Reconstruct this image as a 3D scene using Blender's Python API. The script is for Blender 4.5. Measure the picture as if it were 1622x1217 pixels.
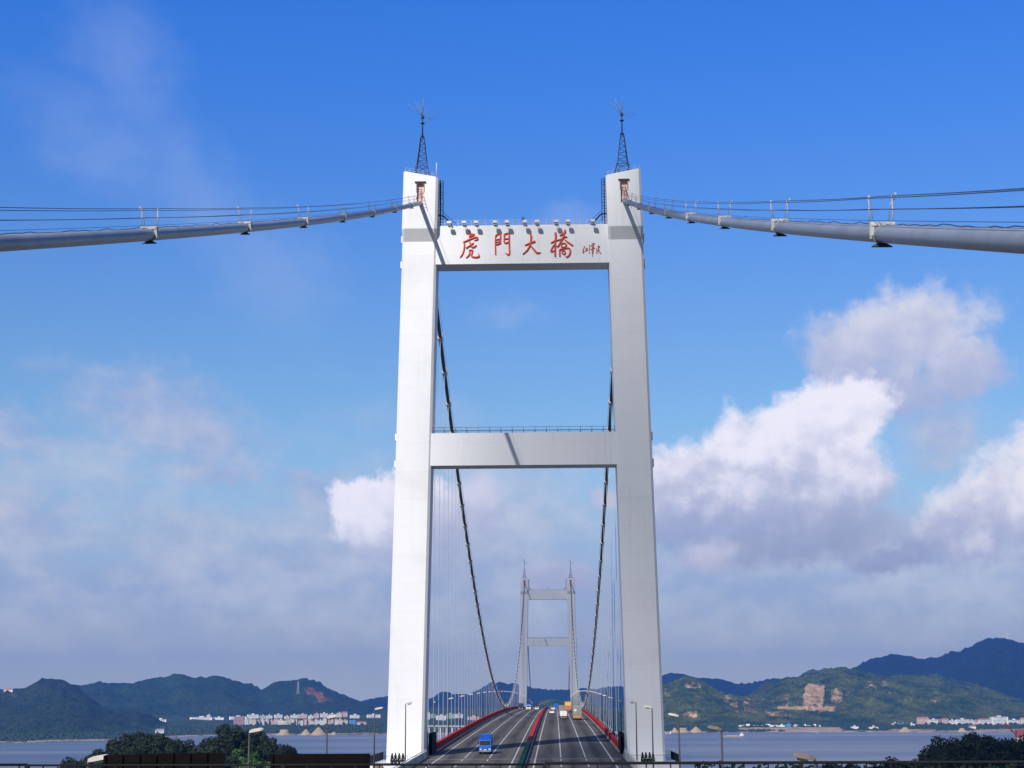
import bpy, bmesh, math, random
from mathutils import Vector, Matrix, noise
random.seed(7)
R = math.radians
for o in list(bpy.data.objects): bpy.data.objects.remove(o)
scn = bpy.context.scene
col = scn.collection

# ------------------------------------------------------------------ camera
CX, CZ = 4.584, 75.0                      # eye: 4.6 m right of the bridge axis, 75 m above the river
F, PITCH, YAW, ROLL = 2493.2, R(11.27), R(1.489), R(-0.253)
W0, H0 = 1622, 1217
cy_, sy_, cp_, sp_ = math.cos(YAW), math.sin(YAW), math.cos(PITCH), math.sin(PITCH)
r0 = Vector((cy_, sy_, 0)); f0 = Vector((-sy_ * cp_, cy_ * cp_, sp_)); u0 = Vector((sy_ * sp_, -cy_ * sp_, cp_))
cr, sr = math.cos(ROLL), math.sin(ROLL)
RI = cr * r0 + sr * u0; UP = cr * u0 - sr * r0
cd = bpy.data.cameras.new('camera'); cam = bpy.data.objects.new('camera', cd); col.objects.link(cam)
cd.sensor_width = 36; cd.lens = F / W0 * 36; cd.clip_start = 0.5; cd.clip_end = 60000
M = Matrix((RI, UP, -f0)).transposed().to_4x4(); M.translation = Vector((CX, 0, CZ)); cam.matrix_world = M
scn.camera = cam
EYE = Vector((CX, 0, CZ))
def ray(px, py): return (RI * ((px - 811) / F) - UP * ((py - 608.5) / F) + f0)
def at(px, py, Y):                        # the point of the place at world depth Y that the photo shows there
    d = ray(px, py); return EYE + d * (Y / d.y)

# ------------------------------------------------------------------ light
scn.view_settings.view_transform = 'Standard'; scn.view_settings.look = 'None'
scn.view_settings.exposure = 0.12; scn.view_settings.gamma = 1
SL = Vector((.42, 1, -.82)).normalized()  # direction the sunlight travels
SUN_EL = math.asin(-SL.z); SUN_AZ = math.atan2(-SL.x, -SL.y)   # azimuth from +Y towards +X
sd = bpy.data.lights.new('sun', 'SUN'); so = bpy.data.objects.new('sun', sd); col.objects.link(so)
sd.energy = 4.6; sd.angle = R(0.53); sd.color = (1.0, .955, .9)
so.rotation_euler = SL.to_track_quat('-Z', 'Y').to_euler()

wd = bpy.data.worlds.new('World'); scn.world = wd; wd.use_nodes = True
nt = wd.node_tree; nt.nodes.clear()
class E:                                  # tiny expression builder over math nodes
    tree = nt
    def __init__(s, sock): s.s = sock
    @staticmethod
    def op(op, *a, clamp=False):
        n = E.tree.nodes.new('ShaderNodeMath'); n.operation = op; n.use_clamp = clamp
        for i, v in enumerate(a):
            if isinstance(v, E): E.tree.links.new(v.s, n.inputs[i])
            else: n.inputs[i].default_value = v
        return E(n.outputs[0])
    def __add__(s, o): return E.op('ADD', s, o)
    __radd__ = __add__
    def __sub__(s, o): return E.op('SUBTRACT', s, o)
    def __rsub__(s, o): return E.op('SUBTRACT', o, s)
    def __mul__(s, o): return E.op('MULTIPLY', s, o)
    __rmul__ = __mul__
    def __truediv__(s, o): return E.op('DIVIDE', s, o)
    def max(s, o): return E.op('MAXIMUM', s, o)
    def min(s, o): return E.op('MINIMUM', s, o)
    def step(s, a, b):
        n = E.tree.nodes.new('ShaderNodeMapRange'); n.interpolation_type = 'SMOOTHSTEP'
        E.tree.links.new(s.s, n.inputs['Value']); n.inputs['From Min'].default_value = a; n.inputs['From Max'].default_value = b
        return E(n.outputs[0])
def comb(x, y, z=0.0):
    n = E.tree.nodes.new('ShaderNodeCombineXYZ')
    for i, v in enumerate((x, y, z)):
        if isinstance(v, E): E.tree.links.new(v.s, n.inputs[i])
        else: n.inputs[i].default_value = v
    return n.outputs[0]
def nz(vec, scale, det=6, rough=.55, col_=False, dist=0.0, lac=2.0):
    n = E.tree.nodes.new('ShaderNodeTexNoise'); n.noise_dimensions = '2D' if E.tree is nt else '3D'; n.inputs['Scale'].default_value = scale; n.inputs['Detail'].default_value = det
    n.inputs['Roughness'].default_value = rough; n.inputs['Distortion'].default_value = dist; n.inputs['Lacunarity'].default_value = lac
    E.tree.links.new(vec, n.inputs['Vector'])
    return n.outputs['Color'] if col_ else E(n.outputs[0])
def billow(vec, scale, det=3):
    n = E.tree.nodes.new('ShaderNodeTexVoronoi'); n.voronoi_dimensions = '2D'; n.feature = 'SMOOTH_F1'; n.inputs['Scale'].default_value = scale
    n.inputs['Detail'].default_value = det; n.inputs['Roughness'].default_value = .5; n.inputs['Smoothness'].default_value = .6
    n.normalize = True
    E.tree.links.new(vec, n.inputs['Vector']); return 1.0 - E(n.outputs['Distance'])
def mixc(f, a, b):
    n = E.tree.nodes.new('ShaderNodeMix'); n.data_type = 'RGBA'
    if isinstance(f, E): E.tree.links.new(f.s, n.inputs[0])
    else: n.inputs[0].default_value = f
    for i, v in ((6, a), (7, b)):
        if isinstance(v, (tuple, list)): n.inputs[i].default_value = (*v, 1)
        else: E.tree.links.new(v, n.inputs[i])
    return n.outputs[2]
def lin(r, g, b):
    return tuple(((c / 255) / 12.92 if c / 255 <= .04045 else ((c / 255 + .055) / 1.055) ** 2.4) for c in (r, g, b))

sky = nt.nodes.new('ShaderNodeTexSky'); sky.sky_type = 'NISHITA'; sky.sun_disc = False
sky.sun_elevation = SUN_EL; sky.sun_rotation = SUN_AZ
sky.altitude = 0; sky.air_density = 1.0; sky.dust_density = 0.4; sky.ozone_density = 3.0
tc = nt.nodes.new('ShaderNodeTexCoord'); sx = nt.nodes.new('ShaderNodeSeparateXYZ'); nt.links.new(tc.outputs['Generated'], sx.inputs[0])
dx, dy, dz = E(sx.outputs[0]), E(sx.outputs[1]), E(sx.outputs[2])
DEG = 180 / math.pi
az = E.op('ARCTAN2', dx, dy) * DEG; el = E.op('ARCSINE', dz) * DEG
SKYMUL = 0.092
# deepen the blue of the sky (polarised, saturated air of the photograph)
ht = nt.nodes.new('ShaderNodeMix'); ht.data_type = 'RGBA'; ht.blend_type = 'MULTIPLY'; ht.inputs[0].default_value = 1
nt.links.new(sky.outputs[0], ht.inputs[6]); 
tint = mixc(el.step(7, 27), (.84, 1.02, 1.13), (.31, .92, 1.93))
nt.links.new(tint, ht.inputs[7])
sc_ = nt.nodes.new('ShaderNodeVectorMath'); sc_.operation = 'SCALE'; nt.links.new(ht.outputs[2], sc_.inputs[0]); sc_.inputs[3].default_value = SKYMUL
base = sc_.outputs[0]

def azel(px, py):
    d = ray(px, py).normalized(); return math.degrees(math.atan2(d.x, d.y)), math.degrees(math.asin(d.z))
PD = math.degrees(1 / F)                  # degrees per photo pixel
P3 = comb(az, el)
wc = nz(P3, .35, 5, .55, True); ws = nt.nodes.new('ShaderNodeSeparateColor'); nt.links.new(wc, ws.inputs[0])
wa, we_ = E(ws.outputs[0]) - .5, E(ws.outputs[1]) - .5
wc2 = nz(P3, 1.3, 6, .6, True); ws2 = nt.nodes.new('ShaderNodeSeparateColor'); nt.links.new(wc2, ws2.inputs[0])
wa2, we2 = E(ws2.outputs[0]) - .5, E(ws2.outputs[1]) - .5
A_ = az + wa * 1.6 + wa2 * .9; E_ = el + we_ * 1.6 + we2 * .9
def blob(px, py, rx, ry, rot=0, a=None, e=None):
    a = A_ if a is None else a; e = E_ if e is None else e
    ca, ce = azel(px, py); c, s = math.cos(R(rot)), math.sin(R(rot))
    x = a - ca; y = e - ce
    u = (x * c + y * s) * (1 / (rx * PD)); v = (y * c - x * s) * (1 / (ry * PD))
    return 1.0 - E.op('SQRT', u * u + v * v)
def blobs(lst, a=None, e=None):
    r = None
    for b in lst:
        q = blob(*b, a=a, e=e); r = q if r is None else r.max(q)
    return r
bil = billow(P3, .5, 2.5); bil_o = billow(comb(az - .5, el + .6), .5, 2.5)
fine = nz(P3, 1.1, 7, .58); fine_o = nz(comb(az - .35, el + .5), 1.1, 4, .55)
soft = nz(comb(az * .6, el * 1.2), .28, 6, .55)
mid = nz(comb(az * .7, el), .9, 7, .58)
# cumulus with a crisp top
def cumulus(lst, lo, hi, edge=.34, amp=.75, grey=(150, 162, 198), white=(238, 236, 248), wob=.55):
    f_ = blobs(lst)
    d = f_ + (bil - .62) * amp + (fine - .5) * wob
    al = d.step(0, edge)
    e0, e1 = azel(811, lo)[1], azel(811, hi)[1]
    h = ((el - e0) * (1 / (e1 - e0)))
    li = h + (bil_o * -1.0 + bil) * .55 + (fine - fine_o) * .35 + (mid - .5) * .55
    c = mixc(li.step(-.12, .85), lin(*grey), lin(*white))
    c = mixc(((bil_o - bil) * 1.6 + (mid * -1.0 + .5) * 1.2 + (fine_o - fine) * .6 + .25).step(0, .8) * .38, c, lin(*[int(v * .55 + w * .45) for v, w in zip(grey, white)]))
    return al, c
layers = []
# thin veils high up on the left and soft grey puffs
veil = blobs([(200, 110, 150, 90, -50), (170, 230, 220, 80, -25), (300, 300, 190, 90, -40), (440, 440, 150, 110, -60), (900, 350, 90, 30, 0), (810, 500, 70, 25, 0)])
layers.append(((veil + (soft - .5) * 1.3 + (mid - .5) * .35).step(-.3, 1.3) * .20, lin(185, 196, 226)))
puff = blobs([(230, 650, 165, 82, -14), (320, 690, 130, 60, 0), (20, 690, 90, 55, 0), (0, 810, 130, 50, 0), (350, 745, 110, 30, 0), (1490, 690, 60, 60, 0), (1440, 630, 90, 50, 0), (500, 770, 110, 40, 0)])
layers.append(((puff + (mid - .5) * .8 + (soft - .5) * .8).step(-.2, .85) * .75, None, 'puff'))
# low bank of lavender haze clouds
bank = (el * -1.0 + 8.6) * .24 + (soft - .5) * 1.5 + (mid - .5) * .35
layers.append((bank.step(-.5, 1.0) * .88, None, 'bank'))
for spec in (dict(lst=[(1430, 535, 165, 92, 12), (1525, 585, 85, 58, 0), (1345, 560, 95, 80, 0), (1400, 615, 100, 75, 0)], lo=650, hi=440, edge=.62, amp=.4, grey=(164, 176, 212), white=(209, 211, 228), wob=.55),
             dict(wob=.45, edge=.45, lst=[(1100, 790, 110, 95, 0), (1190, 730, 95, 90, 15), (1260, 695, 80, 80, 25), (1325, 660, 88, 80, 30), (1355, 640, 68, 66, 0), (1180, 800, 170, 70, 0), (1320, 760, 110, 80, 0), (1060, 760, 60, 60, 0)], lo=850, hi=655, amp=.55),
             dict(lst=[(1330, 845, 130, 60, 0), (1240, 870, 150, 45, 0), (1430, 880, 110, 35, 0)], lo=930, hi=760, edge=.8, amp=.3, grey=(148, 158, 190), white=(168, 176, 203)),
             dict(lst=[(1540, 830, 105, 72, 18), (1610, 790, 90, 95, 25), (1680, 760, 110, 110, 0)], lo=905, hi=740, amp=.5, edge=.5, wob=.5, white=(232, 230, 240)),
             dict(lst=[(582, 812, 74, 62, 0), (615, 835, 80, 62, 0), (650, 805, 80, 60, 0)], lo=895, hi=790, amp=.3, edge=.3, wob=.4, grey=(164, 176, 206)),
             dict(lst=[(745, 805, 95, 90, 0), (700, 820, 90, 80, 0)], lo=890, hi=735, edge=.8, amp=.35, grey=(160, 170, 202), white=(208, 211, 229)),
             dict(lst=[(1130, 880, 62, 45, 20), (880, 920, 90, 40, 0), (950, 790, 40, 30, 0)], lo=930, hi=830, edge=1.0, amp=.3, grey=(168, 174, 203), white=(202, 201, 218))):
    layers.append(cumulus(**spec))
colr = base
for L in layers:
    al, c = L[0], L[1]
    if len(L) == 3 and L[2] == 'puff': c = mixc(((fine - fine_o) * .5 + mid).step(.2, .85), lin(154, 172, 212), lin(184, 189, 213))
    if len(L) == 3 and L[2] == 'bank': c = mixc(((mid - .5) * .9 + soft + (el - 2.0) * .02).step(.2, .95), lin(154, 169, 202), lin(192, 197, 215))
    colr = mixc(al, colr, c)
# the air itself thickens towards the horizon
hz = mixc(el.step(-.5, 4.2), lin(194, 199, 191), colr)
# neutral veil added to the unseen sky behind and overhead, tempering the blue ambient
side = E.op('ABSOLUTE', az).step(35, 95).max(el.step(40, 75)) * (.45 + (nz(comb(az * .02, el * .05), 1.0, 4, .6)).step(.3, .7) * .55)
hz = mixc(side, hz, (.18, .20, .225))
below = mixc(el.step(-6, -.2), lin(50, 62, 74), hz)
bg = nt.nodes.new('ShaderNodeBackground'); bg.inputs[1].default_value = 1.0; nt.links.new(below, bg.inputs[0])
wo = nt.nodes.new('ShaderNodeOutputWorld'); nt.links.new(bg.outputs[0], wo.inputs[0])
wd.cycles.sampling_method = 'MANUAL'; wd.cycles.sample_map_resolution = 512

scn.cycles.use_denoising = True; scn.cycles.max_bounces = 5; scn.cycles.diffuse_bounces = 3; scn.cycles.volume_bounces = 0
scn.cycles.transparent_max_bounces = 8; scn.render.film_transparent = False

# ------------------------------------------------------------------ materials
def mat(name, c, rough=.7, metal=0, spec=.35, var=0, vscale=1.0, c2=None, bump=0, bscale=1.0, stretch=(1, 1, 1), vlo=.35, vhi=.65, objc=False):
    m = bpy.data.materials.new(name); m.use_nodes = True; t = m.node_tree; b = t.nodes['Principled BSDF']
    b.inputs['Base Color'].default_value = (*c, 1); b.inputs['Roughness'].default_value = rough; b.inputs['Metallic'].default_value = metal
    b.inputs['Specular IOR Level'].default_value = spec
    if var or c2 or bump:
        old = E.tree; E.tree = t
        g = t.nodes.new('ShaderNodeNewGeometry') if not objc else t.nodes.new('ShaderNodeTexCoord')
        mp = t.nodes.new('ShaderNodeMapping'); mp.inputs['Scale'].default_value = stretch
        t.links.new(g.outputs['Position'] if not objc else g.outputs['Object'], mp.inputs[0])
        if var or c2:
            a = c2 if c2 else tuple(x * (1 - var) for x in c)
            t.links.new(mixc(nz(mp.outputs[0], vscale, 6, .6).step(vlo, vhi), c, a), b.inputs['Base Color'])
        if bump:
            bn = t.nodes.new('ShaderNodeBump'); bn.inputs['Distance'].default_value = bump; bn.inputs['Strength'].default_value = 1
            t.links.new(nz(mp.outputs[0], bscale, 5, .6).s, bn.inputs['Height']); t.links.new(bn.outputs[0], b.inputs['Normal'])
        E.tree = old
    return m
def concrete_paint(name, c, dirt, dirt_amt):
    m = bpy.data.materials.new(name); m.use_nodes = True; t = m.node_tree; b = t.nodes['Principled BSDF']
    b.inputs['Roughness'].default_value = .55; b.inputs['Specular IOR Level'].default_value = .3
    old = E.tree; E.tree = t
    g = t.nodes.new('ShaderNodeNewGeometry'); s = t.nodes.new('ShaderNodeSeparateXYZ'); t.links.new(g.outputs['Position'], s.inputs[0])
    x, y, z = (E(s.outputs[i]) for i in range(3))
    lift = E.op('FRACT', z * (1 / 4.4)); seam = E.op('ABSOLUTE', lift - .5).step(.475, .5)      # construction lifts of the climbing formwork
    tone = nz(comb(x * .05, y * .05, E.op('FLOOR', z * (1 / 4.4)) * 3.7), 1.0, 1)
    streak = nz(comb(x * 1.6, y * 1.6, z * .05), 1.0, 5, .6).step(.5, .85); blot = nz(g.outputs['Position'], .12, 6, .65).step(.45, .8)
    f = seam * .25 + streak * .5 + blot * .4 + (tone - .5) * .5
    t.links.new(mixc(f.max(0.0).min(1.0) * dirt_amt, c, dirt), b.inputs['Base Color'])
    E.tree = old; return m
M_ = {}
M_['tower'] = concrete_paint('white_concrete_paint', (.745, .75, .765), (.38, .385, .40), .5)
M_['towerside'] = M_['tower']
M_['red_letter'] = mat('red_letter_paint', (.72, .095, .04), .45, var=.2, vscale=.8)
M_['dkred_letter'] = mat('dark_red_letter_paint', (.38, .04, .03), .5)
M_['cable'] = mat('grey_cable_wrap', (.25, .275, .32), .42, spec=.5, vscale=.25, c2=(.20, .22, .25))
M_['cableshade'] = mat('shaded_cable_wrap', (.085, .09, .105), .45, var=.2, vscale=.25)  # same wrap as the side spans, darkened to paint its shaded underside
M_['clampw'] = mat('white_clamp_paint', (.62, .62, .62), .5, var=.3, vscale=3)
M_['stanch'] = mat('pale_steel', (.42, .42, .43), .5, var=.4, vscale=4)
M_['clampd'] = mat('dark_clamp_steel', (.03, .03, .035), .6)
M_['wire'] = mat('dark_wire', (.05, .055, .07), .5)
M_['hanger'] = mat('pale_hanger_rope', (.42, .44, .48), .5)
M_['mast'] = mat('dark_mast_steel', (.035, .04, .06), .6, var=.4, vscale=2)
M_['whip'] = mat('grey_whip_metal', (.25, .26, .3), .4)
M_['railw'] = mat('white_rail_paint', (.6, .6, .62), .5)
M_['raild'] = mat('dark_rail_paint', (.009, .010, .012), .75, spec=.2)
M_['asphalt'] = mat('asphalt', (.088, .080, .073), .88, c2=(.120, .110, .100), vscale=.35, stretch=(1.6, .03, 1), bump=.004, bscale=8, spec=.12)
def lane_wear():                          # tyre-darkened middle of each lane, patched along the way
    t = M_['asphalt'].node_tree; b = t.nodes['Principled BSDF']; src = b.inputs['Base Color'].links[0].from_socket
    old = E.tree; E.tree = t; g = t.nodes.new('ShaderNodeNewGeometry'); sp = t.nodes.new('ShaderNodeSeparateXYZ'); t.links.new(g.outputs['Position'], sp.inputs[0])
    x, y = E(sp.outputs[0]), E(sp.outputs[1]); u = E.op('FRACT', (E.op('ABSOLUTE', x) - 1.6) * (1 / 3.73)); w = 1.0 - E.op('ABSOLUTE', u - .5).step(.05, .32)
    n = nz(comb(x * .5, y * .02), 1.0, 4, .6).step(.3, .7); patch = nz(comb(x * .12, y * .012), 1.0, 2, .5).step(.56, .58)
    f = w * (n * .5 + .25) + patch * .22
    t.links.new(mixc(f.min(.8), src, (.030, .028, .027)), b.inputs['Base Color']); E.tree = old
lane_wear()
M_['mark'] = mat('road_paint', (.62, .61, .58), .6, c2=(.40, .39, .37), vscale=2.0)
M_['redrail'] = mat('red_rail_paint', (.52, .028, .018), .8, c2=(.38, .024, .016), vscale=.5, spec=.1)
M_['greenrail'] = mat('green_rail_paint', (.008, .05, .038), .9, c2=(.006, .035, .028), vscale=.5, spec=.05)
M_['concrete'] = mat('weathered_concrete', (.50, .49, .47), .85, c2=(.33, .32, .31), vscale=.25)
M_['girder'] = mat('grey_girder_paint', (.35, .37, .4), .5, var=.2, vscale=.1)
M_['lamp'] = mat('lamp_white', (.50, .47, .42), .5)
M_['lampglass'] = mat('lamp_glass', (.25, .25, .25), .2)
M_['pole'] = mat('lamp_pole_steel', (.05, .045, .042), .6)
M_['lampdark'] = mat('brown_lamp_housing', (.17, .14, .12), .7)  # darker brown housing of the two nearest right lamps
M_['flood'] = mat('floodlight_grey', (.23, .24, .27), .5)
M_['brown'] = mat('dark_brown_panel', (.007, .005, .005), .85, spec=.08, var=.4, vscale=1.5)
M_['pink'] = mat('pink_primer', (.72, .50, .46), .7)
M_['frame'] = mat('rusty_frame', (.30, .22, .20), .7)
M_['black'] = mat('black_rubber', (.012, .012, .013), .8)
M_['glass'] = mat('vehicle_glass', (.02, .025, .03), .12, spec=.6)
M_['truckblue'] = mat('truck_blue_paint', (.015, .12, .52), .35, spec=.5, var=.15, vscale=2, objc=True)
M_['truckdeep'] = mat('deep_blue_paint', (.012, .035, .11), .4)
M_['white'] = mat('white_vehicle_paint', (.72, .72, .72), .35, spec=.5)
M_['grey'] = mat('grey_container_paint', (.26, .27, .26), .55, var=.25, vscale=1.2, objc=True)
M_['orange'] = mat('orange_paint', (.50, .24, .09), .6)
M_['dusty'] = mat('dusty_tarp', (.28, .23, .19), .85, var=.3, vscale=1.5, objc=True)
M_['yellow'] = mat('yellow_board', (.72, .42, .10), .6)
M_['redboard'] = mat('red_board', (.55, .09, .05), .6)
M_['tan'] = mat('tan_cabinet', (.30, .22, .16), .7, var=.3, vscale=2)
M_['lens'] = mat('headlamp_lens', (.7, .7, .68), .15, spec=.6)
M_['sand'] = mat('sand', (.42, .31, .18), .95, c2=(.33, .24, .14), vscale=.15)
M_['green_tub'] = mat('green_planter', (.01, .16, .11), .6)

# ------------------------------------------------------------------ mesh helpers
class MB:
    def __init__(s): s.v = []; s.f = []; s.sm = []
    def quad(s, *p, smooth=False):
        n = len(s.v); s.v += [tuple(q) for q in p]; s.f.append(tuple(range(n, n + len(p)))); s.sm.append(smooth); return s
    def box(s, x0, x1, y0, y1, z0, z1):
        n = len(s.v)
        s.v += [(x0, y0, z0), (x1, y0, z0), (x1, y1, z0), (x0, y1, z0), (x0, y0, z1), (x1, y0, z1), (x1, y1, z1), (x0, y1, z1)]
        s.f += [tuple(n + i for i in q) for q in ((3, 2, 1, 0), (4, 5, 6, 7), (0, 1, 5, 4), (1, 2, 6, 5), (2, 3, 7, 6), (3, 0, 4, 7))]; s.sm += [False] * 6
        return s
    def loft(s, rings, cap=True, smooth=False, closed=True):
        n = len(s.v); k = len(rings[0])
        for r in rings: s.v += [tuple(p) for p in r]
        for i in range(len(rings) - 1):
            for j in range(k if closed else k - 1):
                a = n + i * k + j; b = n + i * k + (j + 1) % k
                s.f.append((a, b, b + k, a + k)); s.sm.append(smooth)
        if cap:
            s.f.append(tuple(n + j for j in reversed(range(k)))); s.f.append(tuple(n + (len(rings) - 1) * k + j for j in range(k))); s.sm += [False, False]
        return s
    def tube(s, pts, r, k=6, smooth=True, cap=True):
        pts = [Vector(p) for p in pts]; rings = []
        rr = r if isinstance(r, (list, tuple)) else [r] * len(pts)
        for i, p in enumerate(pts):
            t = (pts[min(i + 1, len(pts) - 1)] - pts[max(i - 1, 0)]).normalized()
            ref = Vector((0, 0, 1)) if abs(t.z) < .95 else Vector((1, 0, 0))
            a = t.cross(ref).normalized(); b = t.cross(a)
            rings.append([p + (a * math.cos(2 * math.pi * j / k) + b * math.sin(2 * math.pi * j / k)) * rr[i] for j in range(k)])
        return s.loft(rings, cap, smooth)
    def beam(s, p, q, w):
        return s.tube([p, q], w * .7, 4, False)
    def build(s, name, m, parent=None, loc=None):
        me = bpy.data.meshes.new(name); me.from_pydata(s.v, [], s.f); me.polygons.foreach_set('use_smooth', s.sm); me.update()
        if m: me.materials.append(m)
        return link(name, me, parent, loc)
def link(name, me, parent=None, loc=None):
    o = bpy.data.objects.new(name, me); col.objects.link(o)
    if parent: o.parent = parent
    if loc is not None: o.location = loc
    return o
def tag(o, label=None, cat=None, group=None, kind=None):
    if label: o['label'] = label
    if cat: o['category'] = cat
    if group: o['group'] = group
    if kind: o['kind'] = kind
    return o
def thing(name, label, cat, loc=(0, 0, 0), rz=0, group=None):
    o = bpy.data.objects.new(name, None); col.objects.link(o); o.location = loc; o.rotation_euler.z = rz; o.empty_display_size = 1
    return tag(o, label, cat, group)
def copy_tree(o, parent=None, label=None, loc=None, rz=None):
    c = o.copy(); col.objects.link(c); c.parent = parent
    if label: c['label'] = label
    if loc is not None: c.location = loc
    if rz is not None: c.rotation_euler.z = rz
    for ch in KIDS.get(o.name, []) or o.children: copy_tree(ch, c)
    return c
KIDS = {}
def cat_rom(pts, n=6):
    P = [Vector(p) for p in pts]; out = []
    if len(P) == 2: return [P[0].lerp(P[1], i / n) for i in range(n + 1)]
    for i in range(len(P) - 1):
        p0, p1, p2, p3 = P[max(i - 1, 0)], P[i], P[i + 1], P[min(i + 2, len(P) - 1)]
        for j in range(n):
            t = j / n
            out.append(.5 * ((2 * p1) + (p2 - p0) * t + (2 * p0 - 5 * p1 + 4 * p2 - p3) * t * t + (3 * p1 - p0 - 3 * p2 + p3) * t ** 3))
    out.append(P[-1]); return out
def interp(tab, x):
    if x <= tab[0][0]: return tab[0][1]
    for (a, b), (c, d) in zip(tab, tab[1:]):
        if x <= c: return b + (d - b) * (x - a) / (c - a)
    return tab[-1][1]
ordn = ['first', 'second', 'third', 'fourth', 'fifth', 'sixth', 'seventh', 'eighth', 'ninth', 'tenth', 'eleventh', 'twelfth', 'thirteenth', 'fourteenth', 'fifteenth', 'sixteenth', 'seventeenth', 'eighteenth', 'nineteenth', 'twentieth', 'twenty-first', 'twenty-second', 'twenty-third', 'twenty-fourth', 'twenty-fifth', 'twenty-sixth', 'twenty-seventh', 'twenty-eighth', 'twenty-ninth', 'thirtieth']

# ------------------------------------------------------------------ profiles of the bridge
YT, SPAN = 245.1, 888.0                   # front face of the near tower legs; main span
LEGD = 6.3                                # leg depth along the bridge
YC = YT + LEGD / 2; YM = YC + SPAN / 2; YF = YC + SPAN
def deck(Y):
    k = 1.7e-5; q = lambda y: -5.4 - k * (y - YM) ** 2
    if Y < YT: return CZ + q(YT) + (Y - YT) * .0125
    if Y > YF: return CZ + q(YF) - (Y - YF) * .0151
    return CZ + q(Y)
def main_cable_z(Y): return CZ - 3.9 + 4.37e-4 * (Y - YM) ** 2
def side_cable_z(Y): return CZ - .60 + .30356 * Y + 8.769e-5 * Y * Y
def cable_z(Y):
    if Y < YC:
        z = side_cable_z(Y); return z
    if Y <= YF: return main_cable_z(Y)
    u = Y - YF; return main_cable_z(YF) - .34 * u + 1.0e-4 * u * u
wo_ = lambda z: 19.24 + .021 * (84.17 - (z - CZ)); wi_ = lambda z: 13.65 + .020 * (84.17 - (z - CZ))

# ------------------------------------------------------------------ water, land, hills
def water_mat():
    m = bpy.data.materials.new('river_water'); m.use_nodes = True; t = m.node_tree; b = t.nodes['Principled BSDF']
    old = E.tree; E.tree = t
    g = t.nodes.new('ShaderNodeNewGeometry'); mp = t.nodes.new('ShaderNodeMapping'); mp.inputs['Scale'].default_value = (.0006, .004, 1)
    t.links.new(g.outputs['Position'], mp.inputs[0]); w = nz(mp.outputs[0], 1.0, 5, .6).step(.38, .66)
    t.links.new(mixc(w, (.09, .10, .11), (.20, .20, .19)), b.inputs['Base Color'])
    b.inputs['Roughness'].default_value = .34; b.inputs['IOR'].default_value = 1.33
    mp2 = t.nodes.new('ShaderNodeMapping'); mp2.inputs['Scale'].default_value = (.12, .05, 1); t.links.new(g.outputs['Position'], mp2.inputs[0])
    bn = t.nodes.new('ShaderNodeBump'); bn.inputs['Distance'].default_value = 1.3; t.links.new(nz(mp2.outputs[0], 1.0, 8, .65).s, bn.inputs['Height'])
    t.links.new(bn.outputs[0], b.inputs['Normal']); E.tree = old; return m
M_['water'] = water_mat()
tag(MB().quad((-16000, -4000, 0), (16000, -4000, 0), (16000, 22000, 0), (-16000, 22000, 0)).build('river', M_['water']), kind='structure')

def land_mat(name, g1, g2, rock, bumpd=2.5, gs=.012):
    m = bpy.data.materials.new(name); m.use_nodes = True; t = m.node_tree; b = t.nodes['Principled BSDF']
    b.inputs['Roughness'].default_value = .95; b.inputs['Specular IOR Level'].default_value = .1
    old = E.tree; E.tree = t
    g = t.nodes.new('ShaderNodeNewGeometry'); P = g.outputs['Position']
    n1 = nz(P, gs, 7, .65).step(.35, .65); n2 = nz(P, gs * 9, 5, .7).step(.35, .7)
    c = mixc(n1, g1, g2); c = mixc(n2 * .8, c, tuple(x * .35 for x in g1))
    at_ = t.nodes.new('ShaderNodeAttribute'); at_.attribute_name = 'rock'
    r = (E(at_.outputs['Fac']) * .8 + (nz(P, gs * 2.2, 9, .78) - .5) * 3.4).step(.45, .95)
    rc = mixc(nz(P, gs * 5, 7, .75).step(.35, .62), rock, tuple(x * q for x, q in zip(rock, (.50, .42, .38))))
    t.links.new(mixc(r, c, rc), b.inputs['Base Color'])
    bn = t.nodes.new('ShaderNodeBump'); bn.inputs['Distance'].default_value = bumpd * 3; t.links.new(nz(P, .11, 5, .7).s, bn.inputs['Height'])
    t.links.new(bn.outputs[0], b.inputs['Normal']); E.tree = old; return m
M_['hillgreen'] = land_mat('green_hill_forest', (.026, .062, .018), (.155, .175, .035), (.76, .53, .29))
M_['hillred'] = land_mat('green_hill_red_earth', (.026, .055, .024), (.05, .085, .032), (.42, .19, .12))
M_['hilldark'] = land_mat('dark_hill_forest', (.026, .050, .028), (.055, .08, .028), (.25, .2, .15))
M_['hillfar'] = land_mat('far_hill_forest', (.012, .028, .020), (.022, .042, .024), (.2, .18, .15))
M_['land'] = land_mat('river_plain', (.035, .060, .020), (.085, .110, .035), (.60, .47, .35), 1.0)
M_['mound'] = land_mat('mound_undergrowth', (.014, .026, .010), (.03, .045, .014), (.2, .17, .12), .8, .05)

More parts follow.
